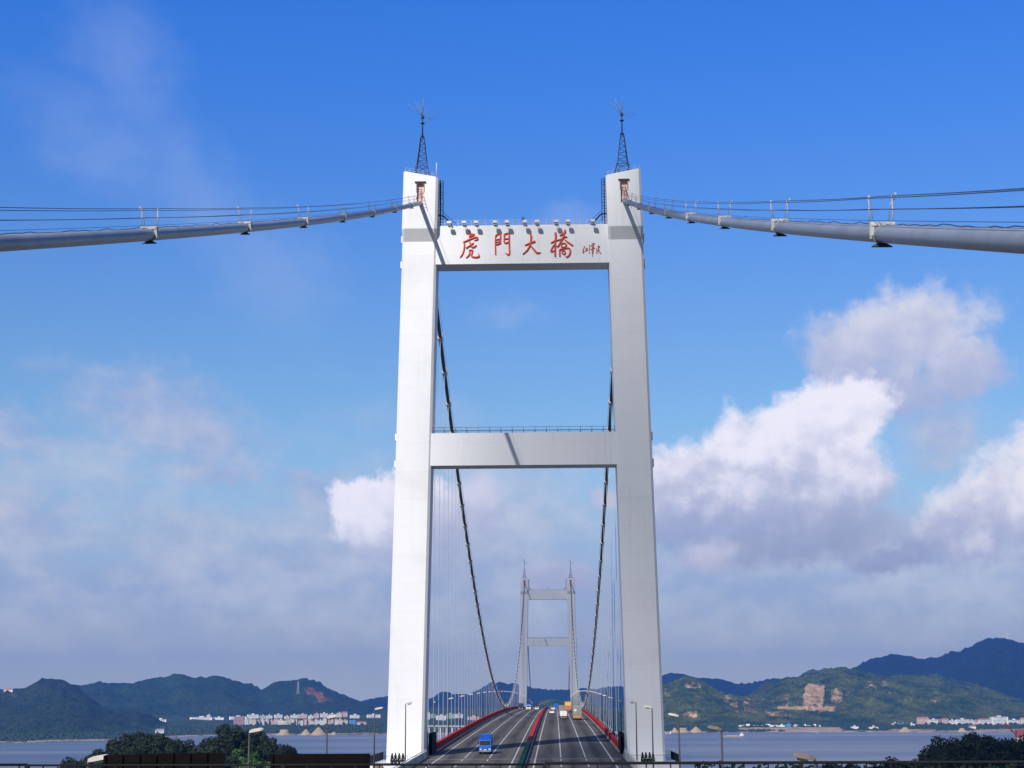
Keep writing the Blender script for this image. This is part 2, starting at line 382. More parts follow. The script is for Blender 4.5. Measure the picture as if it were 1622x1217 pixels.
def with_rock(o, vals):
    a = o.data.attributes.new('rock', 'FLOAT', 'POINT'); a.data.foreach_set('value', vals)
def hill(name, label_unused, sil, D, Wf, Wb, z0, m, step=9, wob=.06, amp=.34, rocks=(), tree=7.0, seed=0, lower=0.0, ny=44):
    """a ridge with a real crest line at depth D, front slope Wf deep and back slope Wb deep"""
    pts = []
    p0, p1 = sil[0][0], sil[-1][0]; n = max(12, int((p1 - p0) * D / F / step))
    crest = []
    for i in range(n + 1):
        px = p0 + (p1 - p0) * i / n; py = interp(sil, px)
        Yc_ = D * (1 + wob * noise.noise(Vector((px * .006 + seed, seed, 0))))
        p = at(px, py, Yc_); p.z += (noise.noise(Vector((p.x / 13, seed * 3.1, 0))) * .8 + noise.noise(Vector((p.x / 31, seed * 3.1, 4))) * .7) * tree - lower
        crest.append(p)
    mb = MB(); rock = []
    rows = [-1 + i / ny for i in range(ny)] + [i / (ny // 2) for i in range(ny // 2 + 1)]
    for t in rows:
        for i, c in enumerate(crest):
            y = c.y + (t * Wf if t < 0 else t * Wb); a = abs(t)
            x = CX + (c.x - CX) * (y / c.y if t < 0 else 1)
            prof = (1 - a) ** 1.25 * (1 + .35 * a) if t < 0 else (1 - a * a)
            q = Vector((x / (D * .05), y / (D * .05), seed))
            spur = (noise.fractal(q, .9, 2.0, 5) * .8 + noise.ridged_multi_fractal(q * .7, .9, 2.1, 4, 1, 2) * .35 - .35)
            hgt = max(c.z - z0, 0)
            z = z0 + hgt * prof + hgt * amp * spur * 4 * a * (1 - a)
            if 0 < a < .97: z += tree * (noise.noise(Vector((x / 11, y / 11, seed))) + .6 * noise.noise(Vector((x / 5, y / 5, seed + 9)))) * min(1, hgt / 25)
            if t < 0: z = min(z, CZ + (c.z - CZ) * (y / c.y) - .3 if c.z > CZ else z)
            if a >= .999: z = z0 - 4
            mb.v.append((x, y, z))
            rv = 0.0
            if rocks and t < .1:
                d = Vector((x, y, z)) - EYE; dep = d.dot(f0)
                qx = 811 + F * d.dot(RI) / dep; qy = 608.5 - F * d.dot(UP) / dep
                for (rx, ry, sx_, sy2, k) in rocks:
                    e = ((qx - rx) / sx_) ** 4 + ((qy - ry) / sy2) ** 4
                    if e < 1.5: rv = max(rv, k * min(1, (1.5 - e) * 1.2))
            rock.append(rv)
    k = n + 1
    for r in range(len(rows) - 1):
        for i in range(n): a = r * k + i; mb.f.append((a, a + 1, a + k + 1, a + k)); mb.sm.append(True)
    o = mb.build(name, m); with_rock(o, rock); tag(o, kind='structure'); return o

SIL_L1 = [(-160, 1090), (-60, 1094), (40, 1092), (100, 1088.3), (128, 1086), (150, 1082), (163.7, 1082.4), (183.5, 1087.3), (209, 1082.4), (236.7, 1075.5), (254.5, 1075.5), (276, 1067.6), (286, 1067.6), (303.8, 1073.5), (320, 1074.5), (330, 1071.4), (342, 1072), (363, 1080), (384, 1089), (394, 1094.5), (411, 1095.5), (430, 1083), (446.7, 1079.8), (463.5, 1077.7), (478, 1074.6), (486.5, 1077.7), (499, 1087), (520, 1097.6), (541, 1104), (558, 1114.4), (572.5, 1117), (600, 1128), (640, 1140)]
SIL_BACK = [(540, 1125), (558, 1116), (572.5, 1110), (593.5, 1106), (612, 1104), (640, 1107), (676, 1107), (688, 1105), (694, 1099), (700.5, 1097.4), (709.5, 1100), (713, 1103), (723, 1101.4), (730, 1103), (739, 1102), (750, 1097), (761, 1092.4), (772.6, 1084.5), (779, 1082), (800.5, 1084.4), (814, 1085.5), (834.5, 1089.6), (850, 1092.7), (868, 1094.7), (885, 1093.7), (901, 1093.7), (911.5, 1092.7), (928, 1091.6), (944, 1093.7), (961, 1089), (991, 1090), (1030, 1082), (1051, 1075.5), (1065, 1068.6), (1079, 1068.6), (1095, 1073), (1116, 1075.5), (1128, 1074.5), (1148, 1077.5), (1163.7, 1082.4), (1187, 1084.4), (1207, 1080.4), (1227, 1078.5), (1245, 1077), (1280, 1090), (1330, 1110)]
SIL_R1 = [(985, 1130), (1010, 1112), (1035, 1098), (1051, 1089), (1067, 1079.5), (1079, 1071.6), (1089, 1071.6), (1104.6, 1075.5), (1118, 1082.4), (1134, 1092.3), (1150, 1099), (1167.7, 1101), (1183.5, 1106), (1205, 1110), (1217, 1115), (1237, 1121), (1270, 1130), (1310, 1142)]
SIL_R2 = [(1150, 1128), (1175, 1112), (1193, 1103), (1209, 1093), (1227, 1082.4), (1246.6, 1076.5), (1266, 1072.5), (1286, 1068.6), (1300, 1065.4), (1318, 1060.4), (1335.7, 1057.4), (1349.6, 1059.4), (1365.5, 1063.4), (1385, 1068.3), (1409, 1071.3), (1439, 1073.3), (1469, 1073.3), (1488.6, 1072.3), (1518.4, 1079.3), (1548, 1085), (1578, 1095), (1621.6, 1109), (1700, 1128), (1760, 1140)]
SIL_R3 = [(1300, 1100), (1340, 1075), (1364.5, 1061.4), (1383.4, 1051.5), (1399, 1043.5), (1419, 1036.6), (1435, 1038.6), (1447, 1041.5), (1463, 1043.5), (1478.7, 1042.5), (1504.5, 1041.5), (1522, 1033.6), (1538, 1028.6), (1554, 1026.7), (1568, 1018.7), (1584, 1013.7), (1598, 1012.8), (1609.7, 1015.7), (1621.6, 1020.7), (1660, 1032), (1720, 1050), (1800, 1080)]
SIL_L0 = [(-170, 1115), (-80, 1104), (-20, 1100), (0, 1102), (25.6, 1099), (39.5, 1090), (57, 1083.4), (79, 1082.4), (94.7, 1088.3), (108, 1100), (130, 1114), (160, 1132), (190, 1148)]
SIL_L00 = [(-170, 1128), (-60, 1128), (0, 1124), (35, 1119), (89, 1113), (110.5, 1110), (138, 1115), (167.7, 1121), (197, 1124), (217, 1130), (231, 1138.6), (240, 1147.5), (250, 1152)]
SIL_MID = [(825, 1122), (850, 1115), (862, 1110), (878, 1108), (890, 1110), (900, 1113), (930, 1119), (960, 1126)]
hill('hills', '', SIL_L1, 5600, 900, 900, 12, M_['hillred'], rocks=((491, 1094, 9, 5, 1.0), (502, 1101, 10, 5, 1.0), (515, 1108, 12, 5, .8)), seed=1, step=10)
hill('hills', '', SIL_BACK, 7800, 1300, 900, 8, M_['hillfar'], seed=2, step=13)
hill('hills', '', SIL_L0, 4300, 620, 500, 8, M_['hilldark'], rocks=((8, 1100, 20, 5, .8), (100, 1108, 3, 2, 1)), seed=3)
hill('hills', '', SIL_L00, 3900, 520, 300, 4, M_['hilldark'], seed=4, step=7)
hill('hills', '', SIL_R3, 7200, 1500, 1200, 10, M_['hillfar'], seed=5, step=13)
hill('hills', '', SIL_R2, 5100, 1000, 700, 9, M_['hillgreen'], wob=.03, seed=6, step=8, rocks=((1290, 1101, 16, 18, 1.2), (1325, 1102, 10, 13, .85), (1278, 1108, 6, 10, 1.0), (1265, 1121, 34, 3.2, 1.3), (1300, 1123, 24, 4.5, 1.3), (1240, 1105, 12, 6, .5), (1345, 1100, 8, 6, .4), (1380, 1085, 18, 8, .45), (1410, 1099, 4, 5, .6), (1440, 1098, 8, 4, .45), (1480, 1110, 12, 5, .5), (1402, 1082, 8, 6, .45), (1530, 1100, 9, 3, .7), (1558, 1119, 6, 3, .5), (1215, 1110, 14, 4, .7)), ny=60)
hill('hills', '', SIL_MID, 4400, 500, 400, 6, M_['hillgreen'], seed=8, step=8)
hill('hills', '', SIL_R1, 4560, 620, 500, 8, M_['hillgreen'], wob=.02, seed=7, step=7, rocks=((1090, 1130, 8, 9, .65), (1101, 1133, 2.5, 8, .9), (1157, 1110, 12, 10, .62), (1163, 1120, 8, 8, .6), (1186, 1117, 9, 12, .62), (1195, 1126, 7, 6, .55), (1208, 1112, 10, 4, .5), (1098, 1086, 14, 5, .85), (1057, 1098, 5, 8, .6), (1068, 1078, 4, 3, .5), (1240, 1130, 30, 5, .7)), ny=52)

# plain along the far shore: water line as the photo shows it
SHORE = [(-700, 1170), (-300, 1176), (0, 1178), (40, 1176.5), (79, 1175), (170, 1173), (215, 1171), (260, 1168.5), (294, 1167), (350, 1165.5), (434, 1165), (512, 1165), (610, 1164), (700, 1162.5), (870, 1160), (1055, 1161), (1120, 1160.5), (1180, 1160), (1250, 1159.5), (1320, 1159.5), (1419, 1159.7), (1498, 1160.5), (1560, 1160), (1622, 1159), (1900, 1158), (2300, 1158)]
def shoreY(px):
    py = interp(SHORE, px); d = ray(px, py); return -CZ / d.z * d.y
LANDP = [(0, -.6), (12, 1.2), (60, 2.5), (500, 5), (900, 9), (1200, 22), (2200, 30), (8000, 40)]
def landz(px, Y): return interp(LANDP, Y - shoreY(px))
def ground_at(px, py):                    # where the ray of a photo point meets the plain
    d = ray(px, py); Y = shoreY(px)
    while Y < 9000:
        if CZ + d.z / d.y * Y <= landz(px, Y): return at(px, py, Y)
        Y += 10
    return at(px, py, 4500)
mb = MB(); rock = []; offs = [0, 12, 30, 60, 130, 250, 500, 900, 1200, 2200, 8000]
cols = [-700 + i * 12 for i in range(251)]
for o_ in offs:
    for px in cols:
        j = 14 * noise.fractal(Vector((px * .05, 0, 3)), 1, 2, 4); Y = shoreY(px) + o_ + (j if o_ < 200 else 0); d = ray(px, 1100)
        mb.v.append((CX + d.x / d.y * Y, Y, interp(LANDP, o_)))
        s = 1.0 if (o_ <= 30) else 0.0
        if 1170 < px < 1330 and o_ <= 250: s = 1.2
        if 1120 < px <= 1170 and o_ <= 60: s = .8
        if 1400 < px < 1640 and o_ <= 130: s = 1.0
        if 395 < px < 620 and o_ <= 60: s = .9
        if px < 170 and 30 < o_ < 200: s = .15
        rock.append(s)
k = len(cols)
for r in range(len(offs) - 1):
    for i in range(k - 1): a = r * k + i; mb.f.append((a, a + 1, a + k + 1, a + k)); mb.sm.append(True)
o = mb.build('riverbank', M_['land']); with_rock(o, rock); tag(o, kind='structure')

# ------------------------------------------------------------------ foliage
def leaf_mat(name, a, b, c):
    m = bpy.data.materials.new(name); m.use_nodes = True; t = m.node_tree; bs = t.nodes['Principled BSDF']
    bs.inputs['Roughness'].default_value = .7; bs.inputs['Specular IOR Level'].default_value = .2
    old = E.tree; E.tree = t
    g = t.nodes.new('ShaderNodeNewGeometry'); oi = t.nodes.new('ShaderNodeObjectInfo')
    x = mixc(nz(g.outputs['Position'], .35, 4, .6).step(.35, .65), a, b)
    x = mixc(E(oi.outputs['Random']).step(.3, 1.0) * .5, x, c)
    t.links.new(x, bs.inputs['Base Color']); E.tree = old; return m
M_['leafdark'] = leaf_mat('dark_leaves', (.008, .017, .009), (.020, .036, .012), (.015, .024, .013))  # cloud shade over the mounds worked into these dark leaf colours
M_['leafgreen'] = leaf_mat('green_leaves', (.03, .075, .016), (.065, .13, .025), (.04, .08, .025))  # brightness of the sunlit clearing put into the leaf colour
M_['bark'] = mat('bark', (.06, .045, .035), .9)
def crown_mesh(name, seed, rad, h, n, leaf, m, lobes=9):
    rnd = random.Random(seed); mb = MB(); L = []
    for i in range(lobes):
        a = rnd.uniform(0, 6.28); q = rnd.uniform(.0, .62) * rad
        L.append((Vector((math.cos(a) * q, math.sin(a) * q, h * rnd.uniform(.25, .82))), rad * rnd.uniform(.32, .55)))
    for i in range(n):
        c, r = rnd.choice(L); d = Vector((rnd.gauss(0, 1), rnd.gauss(0, 1), rnd.gauss(0, .85))).normalized()
        p = c + d * r * rnd.uniform(.72, 1.05)
        if p.z < h * .08: p.z = h * .08 + rnd.random() * .4
        nrm = (d + Vector((rnd.gauss(0, .5), rnd.gauss(0, .5), rnd.gauss(0, .5)))).normalized()
        u = nrm.orthogonal().normalized(); v = nrm.cross(u); s = leaf * rnd.uniform(.6, 1.4)
        mb.quad(p + u * s, p + v * s * .8, p - u * s, p - v * s * .8)
    me = bpy.data.meshes.new(name); me.from_pydata(mb.v, [], mb.f); me.update(); me.materials.append(m); return me
def trunk_mesh(h):
    mb = MB(); mb.tube([(0, 0, -1), (.1, 0, h * .25), (0, .1, h * .5)], [.3, .24, .14], 6)
    for a in (0.4, 2.3, 4.4): mb.tube([(.05, 0, h * .3), (math.cos(a) * h * .16, math.sin(a) * h * .16, h * .58)], [.12, .05], 5)
    me = bpy.data.meshes.new('trunk'); me.from_pydata(mb.v, [], mb.f); me.update(); me.materials.append(M_['bark']); return me
CR_D = [crown_mesh('crown', 10 + i, 4.4, 7.2, 3000, .27, M_['leafdark'], 13) for i in range(5)]
CR_G = [crown_mesh('crown', 30 + i, 3.2, 5.2, 800, .38, M_['leafgreen']) for i in range(3)]
TRK = trunk_mesh(7.5)
def plant_tree(p, s, crown, label, group, cat='tree', name='broadleaf_tree'):
    t = thing(name, label, cat, p, random.uniform(0, 6.28), group); t.scale = (s * random.uniform(.9, 1.15), s * random.uniform(.9, 1.15), s * random.uniform(.85, 1.15))
    link('trunk', TRK, t); link('crown', crown, t); return t
def mound(sil, D, name, Wf, Wb, treeh, nrows, spacing, lab, grp, green=None, seed=0):
    low = treeh * .8
    o = hill(name, '', sil, D, Wf, Wb, 2, M_['mound'], step=3, wob=.0, amp=.05, tree=.5, seed=seed, lower=low, ny=30); o['kind'] = 'structure'
    px0, px1 = sil[0][0], sil[-1][0]
    for r in range(nrows):
        dY = 4 - r * spacing * .95
        px = px0 + 4 + random.uniform(0, spacing * F / D)
        while px < min(px1 - 4, 1665):
            py = interp(sil, px); c = at(px, py, D); c.z -= low
            t = dY / (Wf if dY < 0 else Wb); a = abs(t)
            prof = (1 - a) ** 1.25 * (1 + .35 * a) if t < 0 else (1 - a * a)
            y = D + dY + random.uniform(-1.5, 1.5); z = 2 + (c.z - 2) * prof
            s = random.uniform(.62, 1.05) * treeh / 7.5
            g = green and green(px, y) 
            if z > 6:
                p = (CX + (c.x - CX) * y / D, y, z - .6)
                if g: plant_tree(p, s * .9, random.choice(CR_G), 'lighter green bushy tree in the clearing of the left mound', grp)
                else: plant_tree(p, s, random.choice(CR_D), lab, grp)
            px += spacing * F / D * random.uniform(.75, 1.25)
    return o
SIL_ML = [(60, 1235), (91, 1216), (106, 1207), (118, 1208), (128, 1204), (146, 1194), (160, 1182), (173.6, 1172), (187, 1167), (207, 1162), (223, 1166), (236.7, 1161), (256.5, 1164), (276, 1170), (292, 1172), (308, 1177), (318, 1183), (322, 1180), (331, 1166), (342, 1159.5), (363, 1155), (384, 1153), (400, 1154), (417, 1162), (427, 1176), (447, 1175), (459, 1178), (472, 1189), (484, 1215), (500, 1240)]
SIL_MR = [(1425, 1235), (1440, 1220), (1451, 1207), (1464, 1199), (1470, 1192), (1486, 1182), (1507, 1175.5), (1514, 1172), (1539, 1170.5), (1554, 1164.5), (1560, 1163), (1579, 1166), (1590, 1166), (1597, 1173), (1607, 1173), (1622, 1175.5), (1660, 1172), (1700, 1180), (1760, 1200), (1800, 1230)]
mound(SIL_ML, 430, 'wooded_mound', 95, 60, 7.5, 9, 4.1, 'dark broadleaf tree crowded on the left wooded mound', 'trees on the left mound', green=lambda px, y: 362 < px < 450 and y < 427, seed=21)
mound(SIL_MR, 400, 'wooded_mound', 95, 60, 7.5, 8, 4.2, 'blackish broadleaf tree on the lower right mound', 'trees on the right mound', seed=22)
# small trees at the water's edge left of the right mound
for px, py, h, lab in ((1409, 1199, 4.4, 'round dark tree alone at the foot of the right mound'), (1434, 1206, 3.0, 'low dark tree next to the right mound'), (1446, 1205, 3.2, 'low dark tree touching the right mound'), (1350, 1208, 2.2, 'small dark bush top left of the lone round tree'), (1316, 1209, 2.0, 'tiny dark bush near the drooping lamp head')):
    p = at(px, py, 300); p.z -= h * 1.5; plant_tree(p, h * 1.5 / 7.2, random.choice(CR_D), lab, 'small trees by the right shore')
tag(MB().loft([[(-400, -120, z), (400, -120, z), (400, 60, z), (-400, 60, z)] if z > 40 else [(-460, -120, z), (460, -120, z), (460, 200, z), (-460, 200, z)] for z in (-2, 56)], True).build('near_ground', M_['mound']), kind='structure')
tag(MB().loft([[(60, 240, z), (190, 240, z), (190, 330, z), (60, 330, z)] for z in (-2, 60.3)], True).build('near_terrace', M_['mound']), kind='structure')
with_rock(bpy.data.objects['near_ground'], [0.0] * 8); with_rock(bpy.data.objects['near_terrace'], [0.0] * 8)

# belt of trees along the far shore: nobody could count them
mb = MB(); rnd = random.Random(5)
def lump(mb, c, r, h):
    rings = []; n = 6
    for i, (a, b) in enumerate(((1, 0), (1.05, .35), (.75, .75), (.15, 1))):
        rings.append([(c[0] + math.cos(6.283 * j / n + i) * r * a * rnd.uniform(.8, 1.2), c[1] + math.sin(6.283 * j / n + i) * r * a, c[2] + h * b * rnd.uniform(.9, 1.1)) for j in range(n)])
    mb.loft(rings, True, False)
for i in range(5200):
    px = rnd.uniform(-120, 1740); off = rnd.choice([rnd.uniform(70, 420), rnd.uniform(300, 760)])
    if 1165 < px < 1330: off = rnd.uniform(330, 700)
    if 395 < px < 500 and off < 110: continue
    if 1400 < px < 1640 and off < 150: continue
    d = noise.noise(Vector((px * .03, off * .01, 1)))
    if d < -.12: continue
    Y = shoreY(px) + off; dd = ray(px, 1100); h = rnd.uniform(3, 6.5) * (1.0 if off > 150 else .8)
    lump(mb, (CX + dd.x / dd.y * Y, Y, landz(px, Y) - .5), rnd.uniform(3, 6), h)
for (x0, x1, o0, o1, n) in ((1120, 1165, 5, 30, 30), (1186, 1210, 8, 30, 26), (1150, 1240, 10, 26, 40), (1480, 1540, 60, 150, 90), (0, 60, 20, 160, 40)):
    for i in range(n):
        px = rnd.uniform(x0, x1); Y = shoreY(px) + rnd.uniform(o0, o1); dd = ray(px, 1100); lump(mb, (CX + dd.x / dd.y * Y, Y, 0.5), rnd.uniform(3, 5), rnd.uniform(2.5, 6))
tag(mb.build('shore_trees', leaf_mat('shore_leaves', (.014, .034, .014), (.036, .066, .02), (.02, .04, .02))), 'belt of dark green trees along the far shore', 'trees', kind='stuff')

# ------------------------------------------------------------------ town across the river
WALLS = {k: mat('wall_' + k, c, .8, var=.18, vscale=.12) for k, c in dict(white=(.82, .80, .77), cream=(.78, .68, .54), pink=(.74, .52, .44), brick=(.46, .27, .22), grey=(.55, .54, .52), beige=(.68, .56, .43), blue=(.10, .30, .62), redroof=(.44, .17, .12), greyroof=(.30, .30, .31), green=(.40, .55, .38)).items()}
M_['win'] = mat('dark_window', (.06, .07, .09), .3)
ROWS = {}
def building(px0, px1, ptop, pbase, wall, roof='greyroof', row='', kind='block', depth=14, label=None, rf=None, pitched=False):
    pm = (px0 + px1) / 2; b = ground_at(pm, pbase); Y = b.y
    w = (px1 - px0) * Y / F; h = max(3, (pbase - ptop) * Y / F)
    t = thing('town_building', label or '', 'building', (b.x, Y, b.z), random.uniform(-.12, .12), row)
    mb = MB().box(-w / 2, w / 2, 0, depth, -4, h)
    wl = mb.build('wall', WALLS[wall], t)
    nfl = max(1, round(h / 3.3))
    if h > 7 and w > 6:                      # floors read as darker bands of openings, one strip per floor
        for fl in range(min(nfl, 7)):
            z = (fl + .38) * h / nfl; MB().box(-w * .42, w * .42, -.25, .12, z, z + h / nfl * .26).build('window', M_['win'], t)
    if pitched: MB().loft([[(-w / 2 - .5, -.6, h), (w / 2 + .5, -.6, h), (w / 2 + .5, depth + .6, h), (-w / 2 - .5, depth + .6, h)], [(-w / 2 + 1, depth / 2 - .3, h + 2.6), (w / 2 - 1, depth / 2 - .3, h + 2.6), (w / 2 - 1, depth / 2 + .3, h + 2.6), (-w / 2 + 1, depth / 2 + .3, h + 2.6)]]).build('roof', WALLS[roof], t)
    else:
        r_ = MB().box(-w / 2 - .3, w / 2 + .3, -.3, depth + .3, h, h + .5).build('roof', WALLS[roof], t)
        if w > 9: MB().box(-w * .1, w * .12, depth * .3, depth * .7, h + .5, h + 3).build('stair_tower', WALLS[wall], t)
    if not label: ROWS.setdefault(row, []).append((px0, t, wall, w, h, roof if pitched else None))
    return t
# waterfront row on the left bank
building(370, 385.5, 1136.5, 1149, 'brick', label='tall red brick block at the left end of the waterfront row', row='waterfront town buildings')
x = 387.0; rnd = random.Random(11)
while x < 548:
    w = rnd.uniform(4.2, 8.5); building(x, x + w - .5, 1149 - rnd.uniform(6.5, 10), 1149 + rnd.uniform(-.6, .8), rnd.choice(['cream', 'pink', 'beige', 'white', 'pink', 'beige', 'cream']), row='waterfront front row'); x += w
building(553, 563, 1143, 1149, 'blue', 'blue', label='bright blue roofed warehouse at the right end of the waterfront row', pitched=True)
building(565, 580, 1145, 1149, 'grey', 'redroof', label='low grey shed with a red roof right of the blue warehouse', pitched=True)
for (a, b, t_, bs, w, p) in ((363, 390, 1135.5, 1140.5, 'white', 0), (391, 409, 1132.5, 1138.5, 'white', 0), (411, 420, 1134, 1139, 'grey', 0), (421, 431, 1134, 1139, 'white', 0), (434, 447, 1132.5, 1138, 'white', 0), (450, 458, 1135, 1139, 'cream', 0), (460, 471, 1133, 1138, 'white', 0), (472, 486, 1132, 1138, 'pink', 0), (488, 496, 1134, 1139, 'white', 0), (497, 505, 1131.5, 1138, 'pink', 0), (507, 519, 1130.5, 1137, 'white', 0), (520, 531, 1131.5, 1137, 'white', 0), (533, 541, 1130, 1137, 'cream', 0), (554, 569, 1133, 1138, 'white', 0)):
    building(a, b, t_, bs, w, row='row behind the waterfront row')
building(541, 550, 1129, 1136, 'pink', 'redroof', label='pink block with a red pitched roof behind the waterfront row', pitched=True)
building(581, 602, 1132.5, 1137.5, 'white', label='long white hall just left of the tower leg')
building(300, 336, 1136.5, 1140.5, 'white', label='long low white factory left of the town')
building(327, 333, 1133, 1137, 'white', label='small white block rising from the long factory')
building(338, 354, 1137, 1140.5, 'white', label='short white factory hall beside the long one')
building(243, 263, 1140, 1145, 'white', label='white house under the left wooded hill')
building(233, 239, 1141, 1146, 'grey', label='small pale house at the tip of the left wooded hill')
building(152, 160, 1153, 1156, 'white', label='tiny white hut among trees on the left shore')
building(246, 259, 1157, 1163, 'white', 'greyroof', label='white boathouse behind the left mound', pitched=True)
building(6, 20, 1092.5, 1096, 'cream', 'redroof', label='pale hilltop house on the far left hill', pitched=True)
for (a, b, t_, bs, w) in ((682, 690, 1132, 1138, 'green'), (691, 706, 1134, 1141, 'white'), (707, 720, 1131.5, 1139, 'green'), (721, 733, 1131.5, 1138, 'white'), (741, 758, 1135.5, 1141, 'pink'), (676, 681, 1130, 1140, 'white'), (760, 772, 1138, 1142, 'cream')):
    building(a, b, t_, bs, w, row='row behind the left hangers')
# right bank
building(1454, 1471, 1138, 1147.5, 'pink', 'redroof', label='salmon pink block with a small turret at the left end of the right town', pitched=True)
for (a, b, t_, bs, w, rf_) in ((1473, 1486, 1140.5, 1147.5, 'white', 'greyroof'), (1487, 1491.5, 1141, 1147, 'brick', 'redroof'), (1493, 1503, 1140, 1147, 'pink', 'redroof'), (1504, 1514, 1142, 1148, 'white', 'greyroof'), (1515, 1536, 1140.5, 1148, 'white', 'greyroof'), (1538, 1544, 1142, 1149, 'white', 'greyroof'), (1545, 1549, 1142, 1149, 'pink', 'redroof'), (1551, 1569, 1140.5, 1148, 'white', 'redroof'), (1599, 1616, 1141, 1147, 'white', 'greyroof'), (1618, 1636, 1139, 1148, 'cream', 'redroof'), (1639, 1656, 1141, 1148, 'white', 'greyroof')):
    building(a, b, t_, bs, w, rf_, row='right bank row', pitched=(rf_ == 'redroof'))
building(1571.5, 1597.5, 1136.5, 1149, 'white', label='large white four storey building with ribbon windows on the right bank')
building(1413, 1424, 1146, 1148.5, 'grey', label='low grey shed left of the salmon block')
building(1425, 1438, 1146.3, 1148.8, 'blue', label='low pale blue roofed shed left of the salmon block', depth=10)
building(1440, 1450, 1147, 1149.5, 'white', label='low white shed touching the salmon block')
building(1349, 1360, 1151.5, 1154.8, 'white', label='small white shed by the beach')
building(1377, 1391, 1152, 1155, 'cream', label='low cream shed on the beach left of the sand heap')
building(1538, 1546, 1151, 1155, 'white', 'redroof', label='small white house on the beach below the right town', pitched=True)
for (a, b, w, l) in ((1171.5, 1199, 'white', 'left of the two long white sheds on the sandy bank'), (1201, 1232, 'white', 'right of the two long white sheds on the sandy bank'), (1234, 1243, 'white', 'short white shed left of the blue shed'), (1245, 1254, 'blue', 'bright blue shed on the sandy bank'), (1255, 1266, 'grey', 'pale grey shed right of the blue shed'), (1271, 1281, 'white', 'small white shed on the sandy bank'), (1283, 1300, 'cream', 'low cream shed at the right end of the sandy bank')):
    building(a, b, 1149.3 if w != 'blue' else 1148, 1151.5, w, 'white' if w != 'blue' else 'blue', label=l, depth=12, row='sheds on the sandy right bank')
CN = dict(white='white', cream='cream', pink='pink', brick='brick red', grey='grey', beige='beige', green='pale green', blue='blue')
for row, items in ROWS.items():
    items.sort(key=lambda q: q[0]); n = len(items)
    for i, (px0, t, wall, w, h, rf_) in enumerate(items):
        size = 'narrow' if w < 9 else ('wide' if w > 20 else ''); size += ' tall' if h > 14 else (' low' if h < 9 else '')
        pos = 'leftmost' if i == 0 else ('rightmost' if i == n - 1 else (ordn[i] + ' from the left' if i <= n // 2 else ordn[n - 1 - i] + ' from the right'))
        t['label'] = ' '.join(f'{size} {"red roofed " if rf_ == "redroof" else ""}{CN[wall]} building, {pos} in the {row}'.split())[:140]
# pylon and antennas on the hill tops
def lattice_pylon(px, ptop, pbase, D, wide, label, name='transmission_pylon', m='railw', cat='pylon'):
    b = at(px, pbase, D); h = (pbase - ptop) * D / F; t = thing(name, label, cat, (b.x, b.y, b.z))
    mb = MB()
    for sx_ in (-1, 1):
        for sy2 in (-1, 1): mb.beam((sx_ * wide, sy2 * wide, -3), (sx_ * wide * .2, sy2 * wide * .2, h), wide * .12)
    for i in range(7):
        z = h * i / 7; q = wide * (1 - .8 * i / 7); z2 = h * (i + 1) / 7; q2 = wide * (1 - .8 * (i + 1) / 7)
        for s in (-1, 1): mb.beam((-q * s, -q, z), (q2 * s, -q2, z2), wide * .07)
    mb.build('lattice', M_[m], t)
    if cat == 'pylon':
        for zz in (.7, .82, .93): MB().beam((-wide * .9, 0, h * zz), (wide * .9, 0, h * zz), wide * .08).build('cross_arm', M_[m], t)
    return t
lattice_pylon(472, 1080, 1099, 5200, 3.5, 'pale power pylon on the slope of the left hill')
lattice_pylon(1594, 998, 1014, 7150, 6, 'left antenna mast on top of the far right hill', 'antenna_mast', cat='mast')
lattice_pylon(1598, 1003, 1014, 7150, 10, 'right stouter antenna mast on top of the far right hill', 'antenna_mast', cat='mast')
# sand heaps
def sand_heap(px0, px1, ptop, pbase, label, grp, flat=.08):
    pm = (px0 + px1) / 2; d = ray(pm, pbase); Y = -CZ / d.z * d.y + 16; Y = shoreY(pm) + 16; b = at(pm, pbase, Y); r = (px1 - px0) / 2 * Y / F; h = (pbase - ptop) * Y / F
    rings = []; n = 28
    for a, q in ((1.0, -1), (.97, .03), (.5, .52), (flat + .06, .94), (flat * .5, 1)):
        rings.append([(math.cos(6.283 * j / n) * r * a * (1 + .07 * noise.noise(Vector((math.cos(j / n * 6.28) * 2, math.sin(j / n * 6.28) * 2, px0)))), math.sin(6.283 * j / n) * r * a, (h * q if q > 0 else -2)) for j in range(n)])
    o = MB().loft(rings, True, True).build('sand_heap', M_['sand'], None, (b.x, b.y, .8)); tag(o, label, 'sand heap', grp)
for a in ((437, 463, 1157, 1165, 'flat topped tan sand heap left of the two pointed heaps', 'sand heaps on the left bank', .45), (475, 494, 1156.5, 1165, 'smaller of the two touching pointed sand heaps', 'sand heaps on the left bank'), (491, 518, 1153.5, 1165, 'tallest pointed sand heap on the left bank', 'sand heaps on the left bank'), (523, 535, 1160.5, 1164.5, 'small flat sand heap right of the tallest heap', 'sand heaps on the left bank', .4),
          (1062, 1076, 1154, 1161, 'leftmost pointed sand heap beside the right leg', 'sand heaps on the right bank'), (1070, 1094, 1154.5, 1161, 'broad flat topped sand heap beside the right leg', 'sand heaps on the right bank', .5), (1091, 1114, 1153, 1161, 'tallest sand heap beside the right leg', 'sand heaps on the right bank', .12), (1422, 1446, 1153.5, 1160, 'pale sand heap on the beach below the salmon block', 'sand heaps on the beach', .2), (1515, 1533, 1154.5, 1160, 'rough sand heap on the beach near the right mound', 'sand heaps on the beach', .3)):
    sand_heap(*a)
